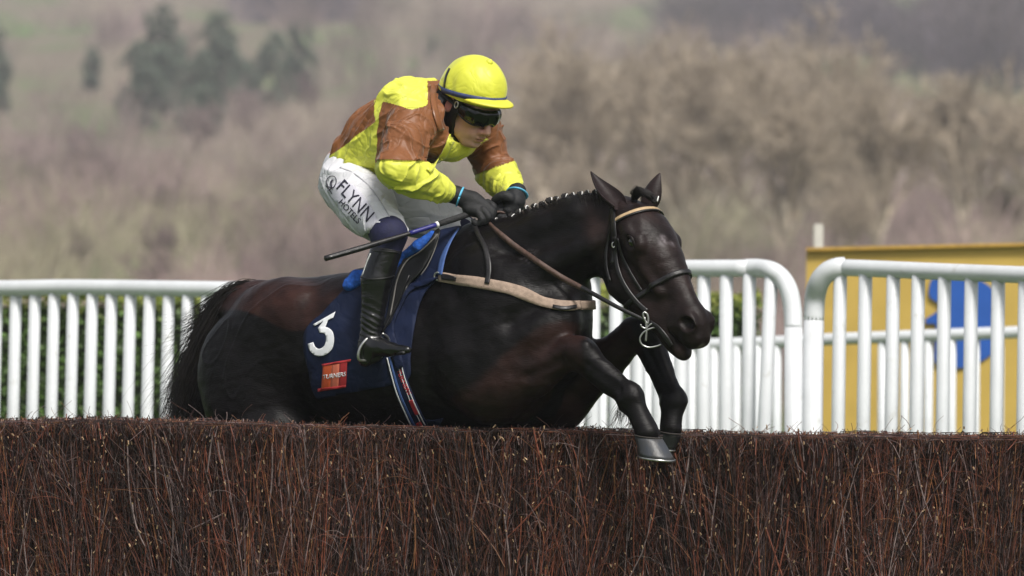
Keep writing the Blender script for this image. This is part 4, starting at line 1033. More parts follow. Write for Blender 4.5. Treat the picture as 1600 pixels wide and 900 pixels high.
# figure three, flat topped
def ribbon2d(pts, wd, n=1):
    P = np.array(pts, float); L = []; Rr = []
    for i in range(len(P)):
        a = P[i] - P[i - 1] if i else P[1] - P[0]; b = P[i + 1] - P[i] if i < len(P) - 1 else a
        a = a / np.linalg.norm(a); b = b / np.linalg.norm(b); t = a + b; t /= np.linalg.norm(t); nn = np.array([-t[1], t[0]]); k = 1 / max(.55, nn @ np.array([-a[1], a[0]]))
        w_ = wd[i] if np.ndim(wd) else wd; L.append(P[i] + nn * k * w_ / 2); Rr.append(P[i] - nn * k * w_ / 2)
    return L + Rr[::-1]
def stroke(name, pts, wd, B, off, m, parent):
    P = np.array(pts, float); V2 = ribbon2d(pts, wd); k = len(P)
    bm = bmesh.new(); vs = [bm.verts.new((a, b, 0)) for a, b in V2]
    for i in range(k - 1): bm.faces.new([vs[i], vs[i + 1], vs[2 * k - 2 - i], vs[2 * k - 1 - i]])
    return _drop(name, bm, B, off, m, parent, .0006, 4)
three = [(493.5, 505), (507, 497), (521.5, 489.5)]
bowl = catmull([(500.5, 515.5), (508, 516), (514.5, 521), (516, 531), (513.5, 542), (506, 549), (497, 550.5), (489, 545), (485.5, 536)], 4)
bm = bmesh.new()
for poly in ([(489.5, 507), (524.5, 487), (521, 496.5), (513, 500), (508.5, 512), (500, 520), (497, 513), (505, 502.5), (492, 509.5)],):
    bm.faces.new([bm.verts.new((a, b, 0)) for a, b in poly])
_drop('number_three', bm, CB, .0012, M['white'], cloth, .0006, 4)
stroke('number_three', [tuple(p) for p in bowl], list(np.interp(np.linspace(0, 1, len(bowl)), [0, .25, .5, .8, 1], [9, 12, 13, 11, 9])), CB, .0012, M['white'], cloth)
# sponsor flag
def flagpart(poly, m, off): 
    bm = bmesh.new(); bm.faces.new([bm.verts.new((a, b, 0)) for a, b in poly]); _drop('sponsor_flag', bm, CB, off, m, cloth, .0005, 5)
flagpart([(505, 569), (519, 567), (516, 609), (502, 611)], M['orange'], .0012)
flagpart([(519, 567), (531, 565), (529, 607), (516, 609)], M['salmon'], .0012)
flagpart([(531, 565), (543, 563), (541, 604), (529, 607)], M['crimson'], .0012)
flagpart([(503, 569), (549, 561), (548, 565), (504, 572.5)], M['crimson'], .002)
flagpart([(497, 607), (541, 601.5), (541, 605), (497, 612)], M['crimson'], .002)
an = math.radians(-8)
lettering('lettering', 'TURNERS', lambda a, b: (523 + a * 8.6 * math.cos(an) + b * 1.0, 587 + a * 8.6 * math.sin(an) - b * 9.5), CB, .0024, M['white'], cloth, 1.0, .02, 4, .0004)
# girth: navy webbing with white lines and red lettering
gp_ = [(617, 556), (624, 585), (634, 615), (648, 645), (660, 668), (672, 688)]
saddle = thing('racing_saddle', HP(650, 420, 0), 'small black racing saddle with blue foam pad and striped girth under the jockey', 'saddle')
band('girth', gp_, [25, 25, 26], HB, .012, M['navy'], saddle, .003, both=True, gl=100)
for o_, w_, m_ in ((-9.5, 1.8, 'white'), (9.5, 1.5, 'white'), (5, 1.0, 'white'), (-5.5, 3.6, 'paleblue')):
    band('girth_stripe', [(x_ + o_, y_ - o_ * .25) for x_, y_ in gp_], w_, HB, .0165, M[m_], saddle, .0008)
GB = bvh(HVt + hn * .0155, HFc)
ga = math.radians(66)
lettering('lettering', 'TURNERS', lambda a, b: (630 + a * 10.0 * math.cos(ga) + b * 7.5 + .004 * (a * 10) ** 2, 597 + a * 10.0 * math.sin(ga) - b * 3.5), GB, .0014, M['red'], saddle, 1.0, .03, 4, .0004)
for t in (-.55, -.15, .25, .65, 1.05): band('girth_stripe', [(643 + t * 2.6, 622 + t * 1.0 * -.6), (648 + t * 2.6, 633 - t * .6), (653 + t * 2.6, 644 - t * .6)], 1.3, HB, .0165, M['red'], saddle, .0008)
band('girth_stripe', [(655, 655), (660, 664), (663, 672)], 8, HB, .0165, M['crimson'], saddle, .0008)
# flap and seat
FB2 = bvh(FVv + FVn * .0265, FVf)
FL = [(682, 367), (671, 380), (655, 394), (640, 403), (628, 418), (620, 440), (615, 465), (611, 490), (604, 512), (614, 508), (624, 486), (636, 462), (648, 444), (664, 428), (678, 404), (686, 384), (690, 366)]
patch('saddle_flap', FL, FB, .020, M['saddleblack'], saddle, .006, 7, 3, both=True)
band('flap_piping', [(684, 366), (671, 380), (655, 394), (640, 404), (629, 418), (620, 440), (615, 468), (610, 494)], 1.8, FB2, .001, mat('grey_piping', (.16, .15, .14), .6), saddle, .002)
band('flap_piping', [(686, 370), (679, 392), (668, 416), (658, 430)], 1.2, FB2, .001, bpy.data.materials['grey_piping'], saddle, .002)
sv = Vol((-.75, -.2, 1.75), (.05, .8, 2.25), .0045)
sv.cone(HP(570, 430, 0), HP(600, 422, 0), px_(12), px_(10), .02, LV, 3.6); sv.cone(HP(600, 422, 0), HP(650, 398, 0), px_(10), px_(11), .02, LV, 3.0)
sv.cone(HP(650, 398, 0), HP(682, 374, 0), px_(11), px_(13), .02, LV, 2.2)
V, F = sv.mesh(1); link('seat', mesh_np('seat', V, F, M['saddleblack']), saddle)
sv = Vol((-.85, -.4, 1.6), (.05, .8, 2.25), .0045)
fp = [hit(FB, *q_, .010)[0] for q_ in ((549, 446), (560, 437), (580, 432), (606, 424), (632, 404), (655, 384), (676, 370))]; fr_ = [12, 13, 11, 8, 8, 9, 7]
for k_ in range(6):
    sv.cone(fp[k_], fp[k_ + 1], px_(fr_[k_]), px_(fr_[k_ + 1]), .01); sv.cone(mirror(fp[k_]), mirror(fp[k_ + 1]), px_(fr_[k_]), px_(fr_[k_ + 1]), .01)
V, F = sv.mesh(1); V = V + vnorm(V, F) * (wob(V, 90, 401) * .0018)[:, None]; link('foam_pad', mesh_np('foam_pad', V, F, M['blue']), saddle)
sv = Vol((-.5, -.4, 1.85), (.05, .6, 2.25), .004)
sv.cone(HP(641, 404, 62), HP(664, 388, 50), px_(3), px_(6), .01, LV, .5); sv.cone(HP(664, 388, 50), HP(683, 368, 36), px_(6), px_(2.5), .01, LV, .5)
V, F = sv.mesh(1); link('knee_pad', mesh_np('knee_pad', V, F, mat('grey_worn_leather', (.12, .105, .09), .8, .3, 60, bump=.5, bscale=150)), saddle)
# stirrups
for s in (1, -1):
    A = ANN if s > 0 else ANF; g = lambda x_, y_, l_: (A + W(800 + x_, 230 + y_, 0) - W(800, 230, 0) + LV * px_(l_))
    st = []
    for p in ([(20, -16, 0), (12, -14, 12), (5, -6, 19), (-2, 6, 22), (-5, 20, 22), (-3, 26, 18), (4, 25, 4), (8, 22, -14), (14, 14, -20), (20, 2, -20), (22, -10, -12), (20, -16, 0)],):
        st = [g(*q_) for q_ in p]
    link('stirrup', tube_me('stirrup', st, px_(2.3), M['steel'], 9, 4), saddle)
    tp = HP(640, 430, 112 * s) if s > 0 else HP(640, 430, -112)
    link('stirrup_leather', tube_me('stirrup_leather', [tp, (tp + st[0]) / 2 - LV * s * .012, st[0]], px_(4.2), M['strap'], 8, 5, flat=.3), saddle)
link('pad_tab', tube_me('pad_tab', [hit(HB, 561, 476, .012)[0], hit(HB, 568, 471, .013)[0]], px_(2.4), M['strap'], 8, 3), saddle)

# breastplate
bp_ = thing('breastplate', HP(800, 460, 90), 'beige webbing breastplate with black neck strap across the horse shoulder', 'breastplate')
BPp = [(688, 434), (712, 437), (740, 441), (768, 446), (800, 453), (826, 463), (850, 473), (872, 478), (893, 479), (904, 477)]
band('chest_web', BPp, [15, 16, 17, 17, 18, 16, 15, 14, 13], HB, .006, M['tan'], bp_, .005, gl=10)
for sg in (1,):
    cc_ = HP(838, 476, 0); pe = hit(HB, 904, 477, 0)[0] - cc_; a0_ = math.atan2(pe @ LV, pe @ FV)
    ringband('chest_web', cc_, FV, LV, UV, px_(14), a0_ + .02, -1.3, HB, .006, M['tan'], bp_, .005, 50, reach=.27)
band('buckle_tab', [(691, 433), (702, 434), (713, 436)], [8, 9, 6], bvh(HVt + hn * .012, HFc), .001, M['strap'], bp_, .006)
band('buckle_tab', [(864, 479), (882, 482), (900, 479)], [5, 6, 5], bvh(HVt + hn * .012, HFc), .001, M['strap'], bp_, .004)
r0 = hit(HB, 688, 434, .014)[0]; link('ring', tube_me('ring', [r0 + (np.array([math.cos(t), -.4 * math.cos(t), 0]) * 5 + UV * math.sin(t) * 6) * P_ for t in np.linspace(0, 6.283, 18)], px_(1.5), M['steel'], 7, 0), bp_)
band('neck_strap', [(741, 348), (746, 362), (756, 385), (763, 405), (766, 425), (763, 445)], [7, 7, 7, 8, 8, 7], HB, .013, M['strap'], bp_, .003, both=True)

# bridle
br = thing('bridle', HH(120, 40, -20), 'black leather bridle with beige browband and brown rubber reins on the horse', 'bridle')
NB = HB
e2 = (HA * 14 * .935 + HN * 55); e2 /= np.linalg.norm(e2); wx = np.cross(HL, e2)
ringband('browband', HH(34, 0, 12), HL, e2, wx, px_(5.2), -.22, math.pi + .2, NB, .006, M['browtan'], br, .004)
ringband('browband_edge', HH(34, 0, 12) + HA * px_(4), HL, e2, wx, px_(3), -.22, math.pi + .2, NB, .005, M['strap'], br, .004)
band('headpiece', [(958, 328), (960, 340), (961, 356), (963, 372), (962, 392), (959, 412)], [7, 8, 8, 7, 6, 6], NB, .006, M['strap'], br, .004)
band('cheekpiece', [(963, 370), (964, 392), (966, 415), (972, 435), (983, 455), (998, 474), (1012, 487)], [5, 5.5, 6, 6, 6, 7, 8], NB, .007, M['strap'], br, .004)
band('throat_lash', [(958, 350), (953, 372), (949, 395), (950, 420), (955, 440)], 4, NB, .006, M['strap'], br, .003)
band('noseband_cheek', [(966, 372), (972, 395), (982, 418), (993, 438), (1004, 455)], 3.5, NB, .004, M['strap'], br, .003)
e3 = (HA * 10 + HN * 55); e3 /= np.linalg.norm(e3)
ringband('noseband', HH(163, 0, -14), HL, e3, np.cross(HL, e3), px_(7.5), -math.pi, math.pi, NB, .006, M['strap'], br, .004, 60)
c0 = hit(NB, 963, 381, .012)[0]; link('buckle', tube_me('buckle', [c0 + np.array([math.cos(t) * 2.4, 0, math.sin(t) * 4]) * P_ for t in np.linspace(0, 6.283, 14)], px_(1.1), M['steel'], 6, 0), br)
# bit: loose ring, bar and curb loop
bl = 30
def BP_(x_, y_, out=0): return hit(NB, 1012, 500, .010)[0] + (W(x_, y_, 0) - W(1012, 500, 0)) + HL * px_(out)
for q, r_w in (([(1013, 487), (1018, 490), (1020, 498), (1019, 505), (1015, 500), (1012, 492), (1013, 487)], 1.8), ([(1014, 495), (1017, 508), (1017, 520), (1016, 532)], 1.7),
               ([(1008, 506), (1010, 510), (1016, 512), (1022, 507), (1028, 503)], 1.4), ([(1034, 510), (1022, 513), (1012, 519), (1007, 528), (1010, 537), (1020, 541.5), (1032, 540), (1040, 537)], 1.4)):
    link('bit', tube_me('bit', [BP_(x_, y_, 6) for x_, y_ in q], px_(r_w), M['steel'], 8, 5), br)
band('bit_leather', [(1016, 502), (1030, 512), (1042, 528), (1050, 540)], [5, 6, 7, 6], NB, .004, M['strap'], br, .003)
# reins
def rein(s, hand):
    e = BP_(1014, 500, 5) if s > 0 else HH(215, -34, -36)
    k = 1 if s > 0 else -1
    mids = [hand, W(772, 357, 66), W(800, 381, 36), W(840, 409, -6), W(880, 435, -48), W(925, 458, -88), W(965, 480, -118), e]
    if s < 0: mids = [hand, HP(830, 380, -72), HP(890, 400, -80), HP(945, 420, -80), e]
    P = catmull(mids, 8)
    for i in range(len(P)):
        if s > 0 and i > 4:
            q = proj(P[i:i + 1])[0]; d = Vector(tuple(P[i])) - CAMP; loc, nn_, i_, tt_ = HB.ray_cast(CAMP + d.normalized() * 26, d.normalized())
            if loc is not None and (loc - CAMP).length - .014 < d.length: P[i] = np.array(CAMP + d.normalized() * ((loc - CAMP).length - .014))
    for _ in range(6): P[1:-1] = (P[:-2] + 2 * P[1:-1] + P[2:]) / 4
    m_ = len(P); t = np.linspace(0, 1, m_)
    T = np.gradient(P, axis=0); T /= np.linalg.norm(T, axis=1)[:, None]
    sd = np.cross(T, np.array([-.35, -.94, .0])); sd /= np.linalg.norm(sd, axis=1)[:, None]
    wd = np.interp(t, [0, .12, .22, .62, .70, .85, 1], [3.2, 4.0, 5.6, 5.6, 4.2, 3.8, 3.8]) * P_ * .8
    th = np.cross(T, sd) * px_(1.4)
    V = np.stack([P + sd * wd[:, None] + th, P + sd * wd[:, None] - th, P - sd * wd[:, None] - th, P - sd * wd[:, None] + th], 1).reshape(-1, 3)
    F = []
    for i in range(m_ - 1):
        for j in range(4): F.append((i * 4 + j, i * 4 + (j + 1) % 4, (i + 1) * 4 + (j + 1) % 4, (i + 1) * 4 + j))
    F = np.array(F); mi = np.repeat((t[:-1] > .66).astype(int), 4)
    return link('rein', mesh_np('rein', V, F, None, smooth=False, mats=[M['brown'], M['strap']], midx=mi), br)
rein(1, HP(757, 341, 26)); rein(-1, HP(792, 340, -6))
link('rein_buckle_end', tube_me('rein_buckle_end', [HP(757, 341, 26), HP(768, 334, 16), HP(780, 331, 4), HP(792, 334, -4)], px_(4), M['brown'], 8, 4, flat=.5), br)
link('rein_buckle_end', tube_me('rein_buckle_end', [HP(744, 346, 30), HP(741, 356, 30), HP(746, 366, 30), HP(752, 352, 26)], px_(3), M['strap'], 8, 4, flat=.5), br)

# whip
whip = thing('whip', W(600, 376, -5), 'long black riding whip with blue shaft held back in the jockey glove', 'whip')
wl = lambda x_: W(x_, 404 - (x_ - 508) * .3145 + 2.2 * math.sin((x_ - 508) / 260 * math.pi), -46 + (x_ - 508) * .49)
link('shaft', tube_me('shaft', [wl(500 + 8), wl(560), wl(600), wl(640), wl(700)], [px_(4.6), px_(4.9), px_(4.4), px_(3.2), px_(3.6)], M['strap'], 10, 5), whip)
link('shaft_wrap', tube_me('shaft_wrap', [wl(640), wl(662), wl(682)], px_(3.9), mat('blue_wrap', (.02, .02, .16), .35), 10, 3), whip)
link('collar', tube_me('collar', [wl(681), wl(684.5)], px_(5), M['whiteband'], 10, 0), whip)
link('handle', tube_me('handle', [wl(685), wl(710), wl(740), wl(766), wl(778)], [px_(4.8), px_(5.2), px_(5.2), px_(5), px_(5.5)], mat('grip', (.016, .016, .017), .75, .4, 90, bump=1.0, bscale=260), 12, 4), whip)
link('flap', tube_me('flap', [wl(508), wl(540), wl(590)], [px_(5.2), px_(5.8), px_(5)], M['leather'], 8, 3, flat=.5), whip)

# ================================================================== THE BRUSH FENCE
FX0, FX1 = -3.6, 3.9
def fy(x): return -.045 - .19 * x                        # front face
def fz(x):                                              # top, dipping a little as the fence is worn
    return np.interp(x, [-3.6, -1.6, -.7, .23, 1.58, 3.9], [1.395, 1.390, 1.385, 1.364, 1.353, 1.345]) + .003 * np.sin(x * 4.3 + 1) + .002 * np.sin(x * 11.1)
FT = .42
fence = thing('brush_fence', (0, fy(0) + .2, 0), 'dark brown packed birch brush steeplechase fence that the horse jumps', 'fence')
nx_ = 60; xs = np.linspace(FX0, FX1, nx_); V = []
for x_ in xs:
    z_ = fz(x_) - .045
    V += [(x_, fy(x_) + .13, 0), (x_, fy(x_) + .13, z_), (x_, fy(x_) + FT - .05, z_), (x_, fy(x_) + FT - .05, 0)]
F = [(i * 4 + j, i * 4 + 4 + j, i * 4 + 5 + j, i * 4 + 1 + j) for i in range(nx_ - 1) for j in range(3)] + [(0, 1, 2, 3), (nx_ * 4 - 1, nx_ * 4 - 2, nx_ * 4 - 3, nx_ * 4 - 4)]
o = link('packed_core', mesh_np('packed_core', V, F, M['brushcore'], smooth=False), fence)
g = np.random.default_rng(21)
TW = np.array([(.125, .038, .022), (.056, .022, .015), (.105, .070, .068), (.016, .009, .008), (.135, .056, .024), (.16, .12, .115), (.030, .013, .014)])
TWP = [.17, .20, .13, .30, .08, .045, .075]
def twigset(n, zlo, zhi, llo, lhi, lean, rlo, rhi, dlo, dhi, curl, pts=5, horiz=0.0, pale=0.0):
    x = g.uniform(FX0, FX1, n); L_ = g.uniform(llo, lhi, n); z0 = g.uniform(zlo, zhi, n); a = g.normal(0, lean, n)
    hz = g.random(n) < horiz; a = np.where(hz, g.uniform(-1.7, 1.7, n), a)
    clump = np.sin(x * 31 + 3 * np.sin(x * 7)) * .5 + np.sin(x * 13 + 1) * .5
    a = a + .12 * np.sin(x * 5 + 2 * np.sin(x * 1.7)); d = g.uniform(dlo, dhi, n) + .020 * clump + .022 * np.sin(x * 57 + 4 * np.sin(x * 9))
    t = np.linspace(0, 1, pts); c = g.normal(0, curl, n); cy = g.normal(0, curl * .5, n)
    P = np.zeros((n, pts, 3)); an = a[:, None] + c[:, None] * t[None] * 1.5
    dx = np.sin(an) * L_[:, None] / (pts - 1); dz = np.cos(an) * L_[:, None] / (pts - 1)
    P[:, 1:, 0] = np.cumsum(dx[:, 1:], 1); P[:, 1:, 2] = np.cumsum(dz[:, 1:], 1)
    P[:, :, 0] += x[:, None]; P[:, :, 2] += z0[:, None]
    P[:, :, 1] = fy(P[:, :, 0]) + d[:, None] + cy[:, None] * .12 * t[None] ** 2
    top = fz(P[:, :, 0]); over = P[:, :, 2] - top
    P[:, :, 2] = np.where(over > 0, top + np.minimum(over, 0.0) + g.uniform(-.006, .008, (n, 1)) * (over > 0), P[:, :, 2])
    r = g.uniform(rlo, rhi, n) ** 1.0; Rr = r[:, None] * (1 - .55 * t[None])
    col = TW[g.choice(len(TW), n, p=TWP)] * g.uniform(.6, 1.35, (n, 1)) * (1.14 + .3 * np.sin(x * 4.3 + 2 * np.sin(x * 1.1)))[:, None]
    V, F = strands(P, Rr, 3); C = np.repeat(col, pts * 3, 0)
    if pale:
        pm = np.where(g.random(n) < pale)[0]; C = C.reshape(n, pts, 3, 3); C[pm, -1] = (np.array([.48, .30, .17]) * g.uniform(.5, 1.2, (len(pm), 1)))[:, None, :]; C = C.reshape(-1, 3)
    return V, F, C
def mergeVF(parts):
    Vs, Fs, Cs, k = [], [], [], 0
    for V, F, C in parts: Vs.append(V); Fs.append(F + k); Cs.append(C); k += len(V)
    return np.vstack(Vs), np.vstack(Fs), np.vstack(Cs)
parts = [twigset(18000, .35, 1.30, .16, .50, .12, .0010, .0031, .012, .10, .14, 5),
         twigset(9500, .0, .85, .35, .75, .12, .0013, .0030, .012, .075, .10, 5),
         twigset(11000, .65, 1.38, .08, .28, .34, .0007, .0016, .0, .07, .6, 5),
         twigset(5200, .60, 1.36, .05, .26, .6, .0005, .0011, -.016, .04, 1.3, 6, horiz=.5)]
# the clipped top: short upright ends all over it, pale where cut
n = 15000; x = g.uniform(FX0, FX1, n); yy = g.uniform(0.0, FT, n); L_ = g.uniform(.03, .06, n)
P = np.zeros((n, 3, 3)); t = np.linspace(0, 1, 3); ax_, ay_ = g.normal(0, .5, n), g.normal(0, .4, n)
top = fz(x) + g.normal(0, .007, n) - .010 * (np.minimum(yy, FT - yy) < .03)
for i in range(3):
    P[:, i, 0] = x + ax_ * L_ * (t[i] - 1); P[:, i, 1] = fy(x) + yy + ay_ * L_ * (t[i] - 1); P[:, i, 2] = top - L_ * (1 - t[i])
V, F = strands(P, np.repeat(g.uniform(.001, .0024, (n, 1)), 3, 1), 3); C = TW[g.choice(len(TW), n, p=TWP)] * g.uniform(.7, 1.6, (n, 1)); C = np.repeat(C[:, None], 9, 1)
pm = g.random(n) < .16; C[pm, 6:] = (np.array([.36, .22, .14]) * g.uniform(.5, 1.2, (pm.sum(), 1)))[:, None]
parts.append((V, F, C.reshape(-1, 3)))
# stray long twigs standing out of the top
n = 1100; x = g.uniform(FX0, FX1, n); P = np.zeros((n, 6, 3)); t = np.linspace(0, 1, 6); L_ = g.exponential(.018, n) + .010; an = g.normal(0, .7, n); cu = g.normal(0, 1.2, n); yy = g.uniform(0, FT, n)
for i in range(6): P[:, i, 0] = x + np.sin(an + cu * t[i]) * L_ * t[i]; P[:, i, 1] = fy(x) + yy + .01 * t[i]; P[:, i, 2] = fz(x) - .01 + L_ * t[i]
V, F = strands(P, np.repeat(g.uniform(.0006, .0012, (n, 1)), 6, 1), 3); parts.append((V, F, np.repeat(TW[g.choice(len(TW), n)] * 1.2, 18, 0)))
# far face
V, F, C = twigset(6000, .0, 1.3, .3, .6, .1, .0016, .0032, FT - .06, FT - .01, .1, 4); parts.append((V, F, C))
V, F, C = mergeVF(parts)
o = link('birch_brush', mesh_np('birch_brush', V, F, M['twig'], C, smooth=False), fence); o['kind'] = 'stuff'
# the stouter stems one can pick out, cut ends showing
for i in range(210):
    x_ = g.uniform(-1.95, 2.05); z1 = min(g.uniform(.80, 1.40), 1.385); L_ = g.uniform(.12, .42); a = g.normal(0, .09) if g.random() < .88 else g.normal(0, .5); r_s = g.uniform(.0019, .0034)
    d_ = g.uniform(-.004, .02); c_ = g.normal(0, .12)
    pts = [np.array([x_ - math.sin(a + c_ * (1 - t_)) * L_ * (1 - t_), fy(x_) + d_ - .22 * -(math.sin(a) * L_ * (1 - t_)) * 0 + .22 * math.sin(a) * L_ * (1 - t_), z1 - math.cos(a + c_) * L_ * (1 - t_)]) for t_ in (0, .3, .55, .8, 1 - .006 / L_, 1 - .0055 / L_, 1)]
    pts[-1][1] -= .004
    org = pts[0].copy(); V, F = strands(np.array([pts]) - org, np.array([[r_s * .8, r_s, r_s * 1.05, r_s, r_s * 1.0, r_s * 1.0, r_s * .95]]), 6)
    k = len(V); V = np.vstack([V, np.array(pts[-1]) - org + (np.array(pts[-1]) - pts[-2]) * .02]); tipc = k
    F = [tuple(f) for f in F]; T3 = [(k - 6 + j, k - 6 + (j + 1) % 6, k, k) for j in range(6)]
    col = TW[g.choice([0, 0, 4, 5, 1])] * g.uniform(.6, 1.3); C = np.tile(col, (len(V), 1)); C[k - 12:] = np.array([.62, .40, .22]) * g.uniform(.45, 1.1)
    me = bpy.data.meshes.new('stem'); me.from_pydata([tuple(v) for v in V], [], [tuple(int(q) for q in f) for f in F] + [(k - 6 + j, k - 6 + (j + 1) % 6, k) for j in range(6)])
    # a second ring just under the cut keeps the pale end short
    a_c = me.color_attributes.new('Col', 'FLOAT_COLOR', 'POINT'); cc = np.ones((len(V), 4), np.float32); cc[:, :3] = C
    a_c.data.foreach_set('color', cc.ravel()); me.materials.append(M['twig']); o = bpy.data.objects.new('stem', me); COL.objects.link(o)
    o.parent = fence; o.matrix_parent_inverse = Matrix.Translation(-fence.location); o.location = Vector(tuple(org))
# pale cut ends, many, small
n = 1700; x = g.uniform(FX0, FX1, n); z = .70 + .69 * g.random(n) ** .75; P = np.zeros((n, 2, 3)); an = g.normal(0, .35, n); L_ = g.uniform(.004, .013, n)
P[:, 0] = np.stack([x, fy(x) + g.uniform(-.008, .012, n), z], 1); P[:, 1] = P[:, 0] + np.stack([np.sin(an) * L_, -.5 * L_, np.cos(an) * L_], 1)
V, F = strands(P, np.repeat(g.uniform(.0012, .0030, (n, 1)), 2, 1), 5)
capF = []
C = np.repeat(np.array([.62, .42, .27]) * g.uniform(.4, 1.35, (n, 1)), 10, 0)
me = mesh_np('cut_ends', V, F, M['twig'], C, smooth=False); o = link('cut_ends', me, fence); o['kind'] = 'stuff'

# ================================================================== WHITE RAILS
def railing(name, label, group, railpts, rr, bars, barr, foot=0.0, nsm=6, endpost=None):
    """railpts: world points of the rail's axis; bars: (px_top, px_bottom) pixel x at the rail and 200 px lower, placed along the rail"""
    pass
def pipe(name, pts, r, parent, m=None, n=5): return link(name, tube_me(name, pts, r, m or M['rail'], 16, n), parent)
BARME = {}
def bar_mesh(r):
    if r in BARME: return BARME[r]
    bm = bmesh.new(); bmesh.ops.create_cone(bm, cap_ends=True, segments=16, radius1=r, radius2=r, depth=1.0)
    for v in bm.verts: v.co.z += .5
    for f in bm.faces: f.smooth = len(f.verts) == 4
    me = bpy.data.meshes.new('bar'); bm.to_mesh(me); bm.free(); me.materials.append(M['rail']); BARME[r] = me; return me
def bar(parent, top, bot, r):
    top, bot = np.array(top), np.array(bot); d = top - bot; o = bpy.data.objects.new('bar', bar_mesh(r)); COL.objects.link(o)
    o.parent = parent; o.matrix_parent_inverse = Matrix.Translation(-parent.location); o.location = Vector(tuple(bot)); o.scale = (1, 1, np.linalg.norm(d))
    o.rotation_euler = Vector(tuple(d)).to_track_quat('Z', 'Y').to_euler()
def down(x, ytop, d, lean):                             # foot of a bar on the turf; lean = px shift per 200 px
    s = d * K; ybot = HORY + CAMZ / s; return WD(x + lean * (ybot - ytop) / 200.0, ybot, d)
# wing rail behind the horse, left panel through to the bend at its right end
wr = thing('wing_rail', WD(700, HORY + CAMZ / (39 * K), 39), 'long white upright-barred plastic rail behind the horse, bending down at its right end', 'rail', 'white plastic wing rails')
RX = [-1000, -150, 114, 300, 440, 560, 700, 850, 930, 1075, 1172]; RY = [416, 447.5, 449, 451.5, 453, 450, 437, 424, 420, 419.5, 419]; RDp = [44, 41.3, 40.6, 40.1, 39.8, 39.5, 39.2, 38.8, 38.6, 38.2, 38]
pts = [WD(x_, y_, d_) for x_, y_, d_ in zip(RX, RY, RDp)]
pipe('top_rail', pts, .0395, wr)
pipe('bend', [WD(1166, 419, 38.02), WD(1186, 419, 37.97), WD(1206, 423, 37.9), WD(1222, 435, 37.88), WD(1233, 455, 37.85), WD(1238.5, 485, 37.83), WD(1240, 515, 37.8)], .0425, wr, n=6)
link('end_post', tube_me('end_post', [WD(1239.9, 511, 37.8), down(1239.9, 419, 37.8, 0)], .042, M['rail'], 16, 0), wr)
pipe('rail_joint', [WD(1164, 419, 38.03), WD(1173, 419, 38.0)], .0425, wr, n=2)
bx_ = [x0 for x0 in np.arange(144.5 - 29.85 * 37, 500, 29.85)] + list(np.arange(518, 900, 33)) + [928 - 36.2, 928, 963, 998, 1030, 1064.5, 1100, 1135, 1171]
for x0 in bx_:
    yr = np.interp(x0, RX, RY); d_ = np.interp(x0, RX, RDp); ln = -4.7 if x0 < 850 else -1.2
    bar(wr, WD(x0, yr + 4, d_), down(x0, yr, d_, ln), .0295 if x0 < 850 else .031)
bar(wr, WD(1205, 430, 37.9), down(1205, 430, 37.9, -9), .031)
wr2 = thing('wing_rail', WD(1420, HORY + CAMZ / (37 * K), 37), 'white upright-barred plastic rail in front of the yellow board, curved at its left end', 'rail', 'white plastic wing rails')
R2X = [1316, 1380, 1484, 1640, 1900, 2150]; R2Y = [418, 420.5, 425, 431, 441, 450]; R2D = [37, 36.8, 36.5, 36, 35.3, 34.6]
pipe('top_rail', [WD(a, b, c) for a, b, c in zip(R2X, R2Y, R2D)], .0375, wr2)
pipe('bend', [WD(1320, 418.2, 37), WD(1308, 419, 37), WD(1292, 426, 37.02), WD(1280, 441, 37.05), WD(1273.5, 465, 37.1), WD(1271.5, 500, 37.1)], .047, wr2, n=6)
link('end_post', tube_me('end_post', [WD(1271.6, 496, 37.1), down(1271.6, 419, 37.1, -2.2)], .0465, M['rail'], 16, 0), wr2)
for x0 in [1313, 1352.5, 1396, 1435, 1476, 1518, 1560, 1602, 1645, 1688, 1731, 1775, 1820, 1865]:
    yr = np.interp(x0, R2X, R2Y); d_ = np.interp(x0, R2X, R2D); bar(wr2, WD(x0, yr + 4, d_), down(x0, yr, d_, -2.8), .0305)
# lower rail farther back
rr_ = thing('running_rail', WD(1200, HORY + CAMZ / (47 * K), 47), 'lower white barred rail seen through the gaps of the wing rails', 'rail')
R3 = [(880, 546, 47), (940, 543, 47), (1100, 538.5, 46.8), (1220, 534, 46.6), (1300, 530, 46.4), (1484, 523, 46), (1700, 515, 45.6), (2000, 503, 45)]
pipe('top_rail', [WD(*p) for p in R3], .034, rr_)
for x0 in [907, 942, 978, 1012, 1048, 1081, 1116, 1151, 1185, 1214, 1379, 1414, 1451, 1487, 1524, 1562, 1600, 1640, 1680]:
    yr = np.interp(x0, [p[0] for p in R3], [p[1] for p in R3]); d_ = np.interp(x0, [p[0] for p in R3], [p[2] for p in R3])
    bar(rr_, WD(x0, yr + 3, d_), down(x0, yr, d_, -1.2), .0265)

# yellow board with a blue emblem, and the cream post behind it
bd = thing('advertising_board', WD(1480, HORY + CAMZ / (50 * K), 50), 'yellow hoarding with a blue emblem behind the right-hand white rail', 'hoarding')
def slab(name, poly, d, d2, th, m, parent):
    x0, x1 = min(p[0] for p in poly), max(p[0] for p in poly); f = lambda x_: d + (d2 - d) * (x_ - x0) / max(x1 - x0, 1e-6)
    n_ = len(poly); V = [tuple(WD(x_, y_, f(x_))) for x_, y_ in poly]; V += [(a, b + th, c) for a, b, c in V]
    me = bpy.data.meshes.new(name); me.from_pydata(V, [], [tuple(range(n_)), tuple(range(2 * n_ - 1, n_ - 1, -1))] + [(i, n_ + i, n_ + (i + 1) % n_, (i + 1) % n_) for i in range(n_)])
    me.materials.append(m); me.update(); return link(name, me, parent)
slab('panel', [(1260, 390), (1900, 376), (1900, 800), (1260, 800)], 50, 49.4, .04, M['yellow'], bd)
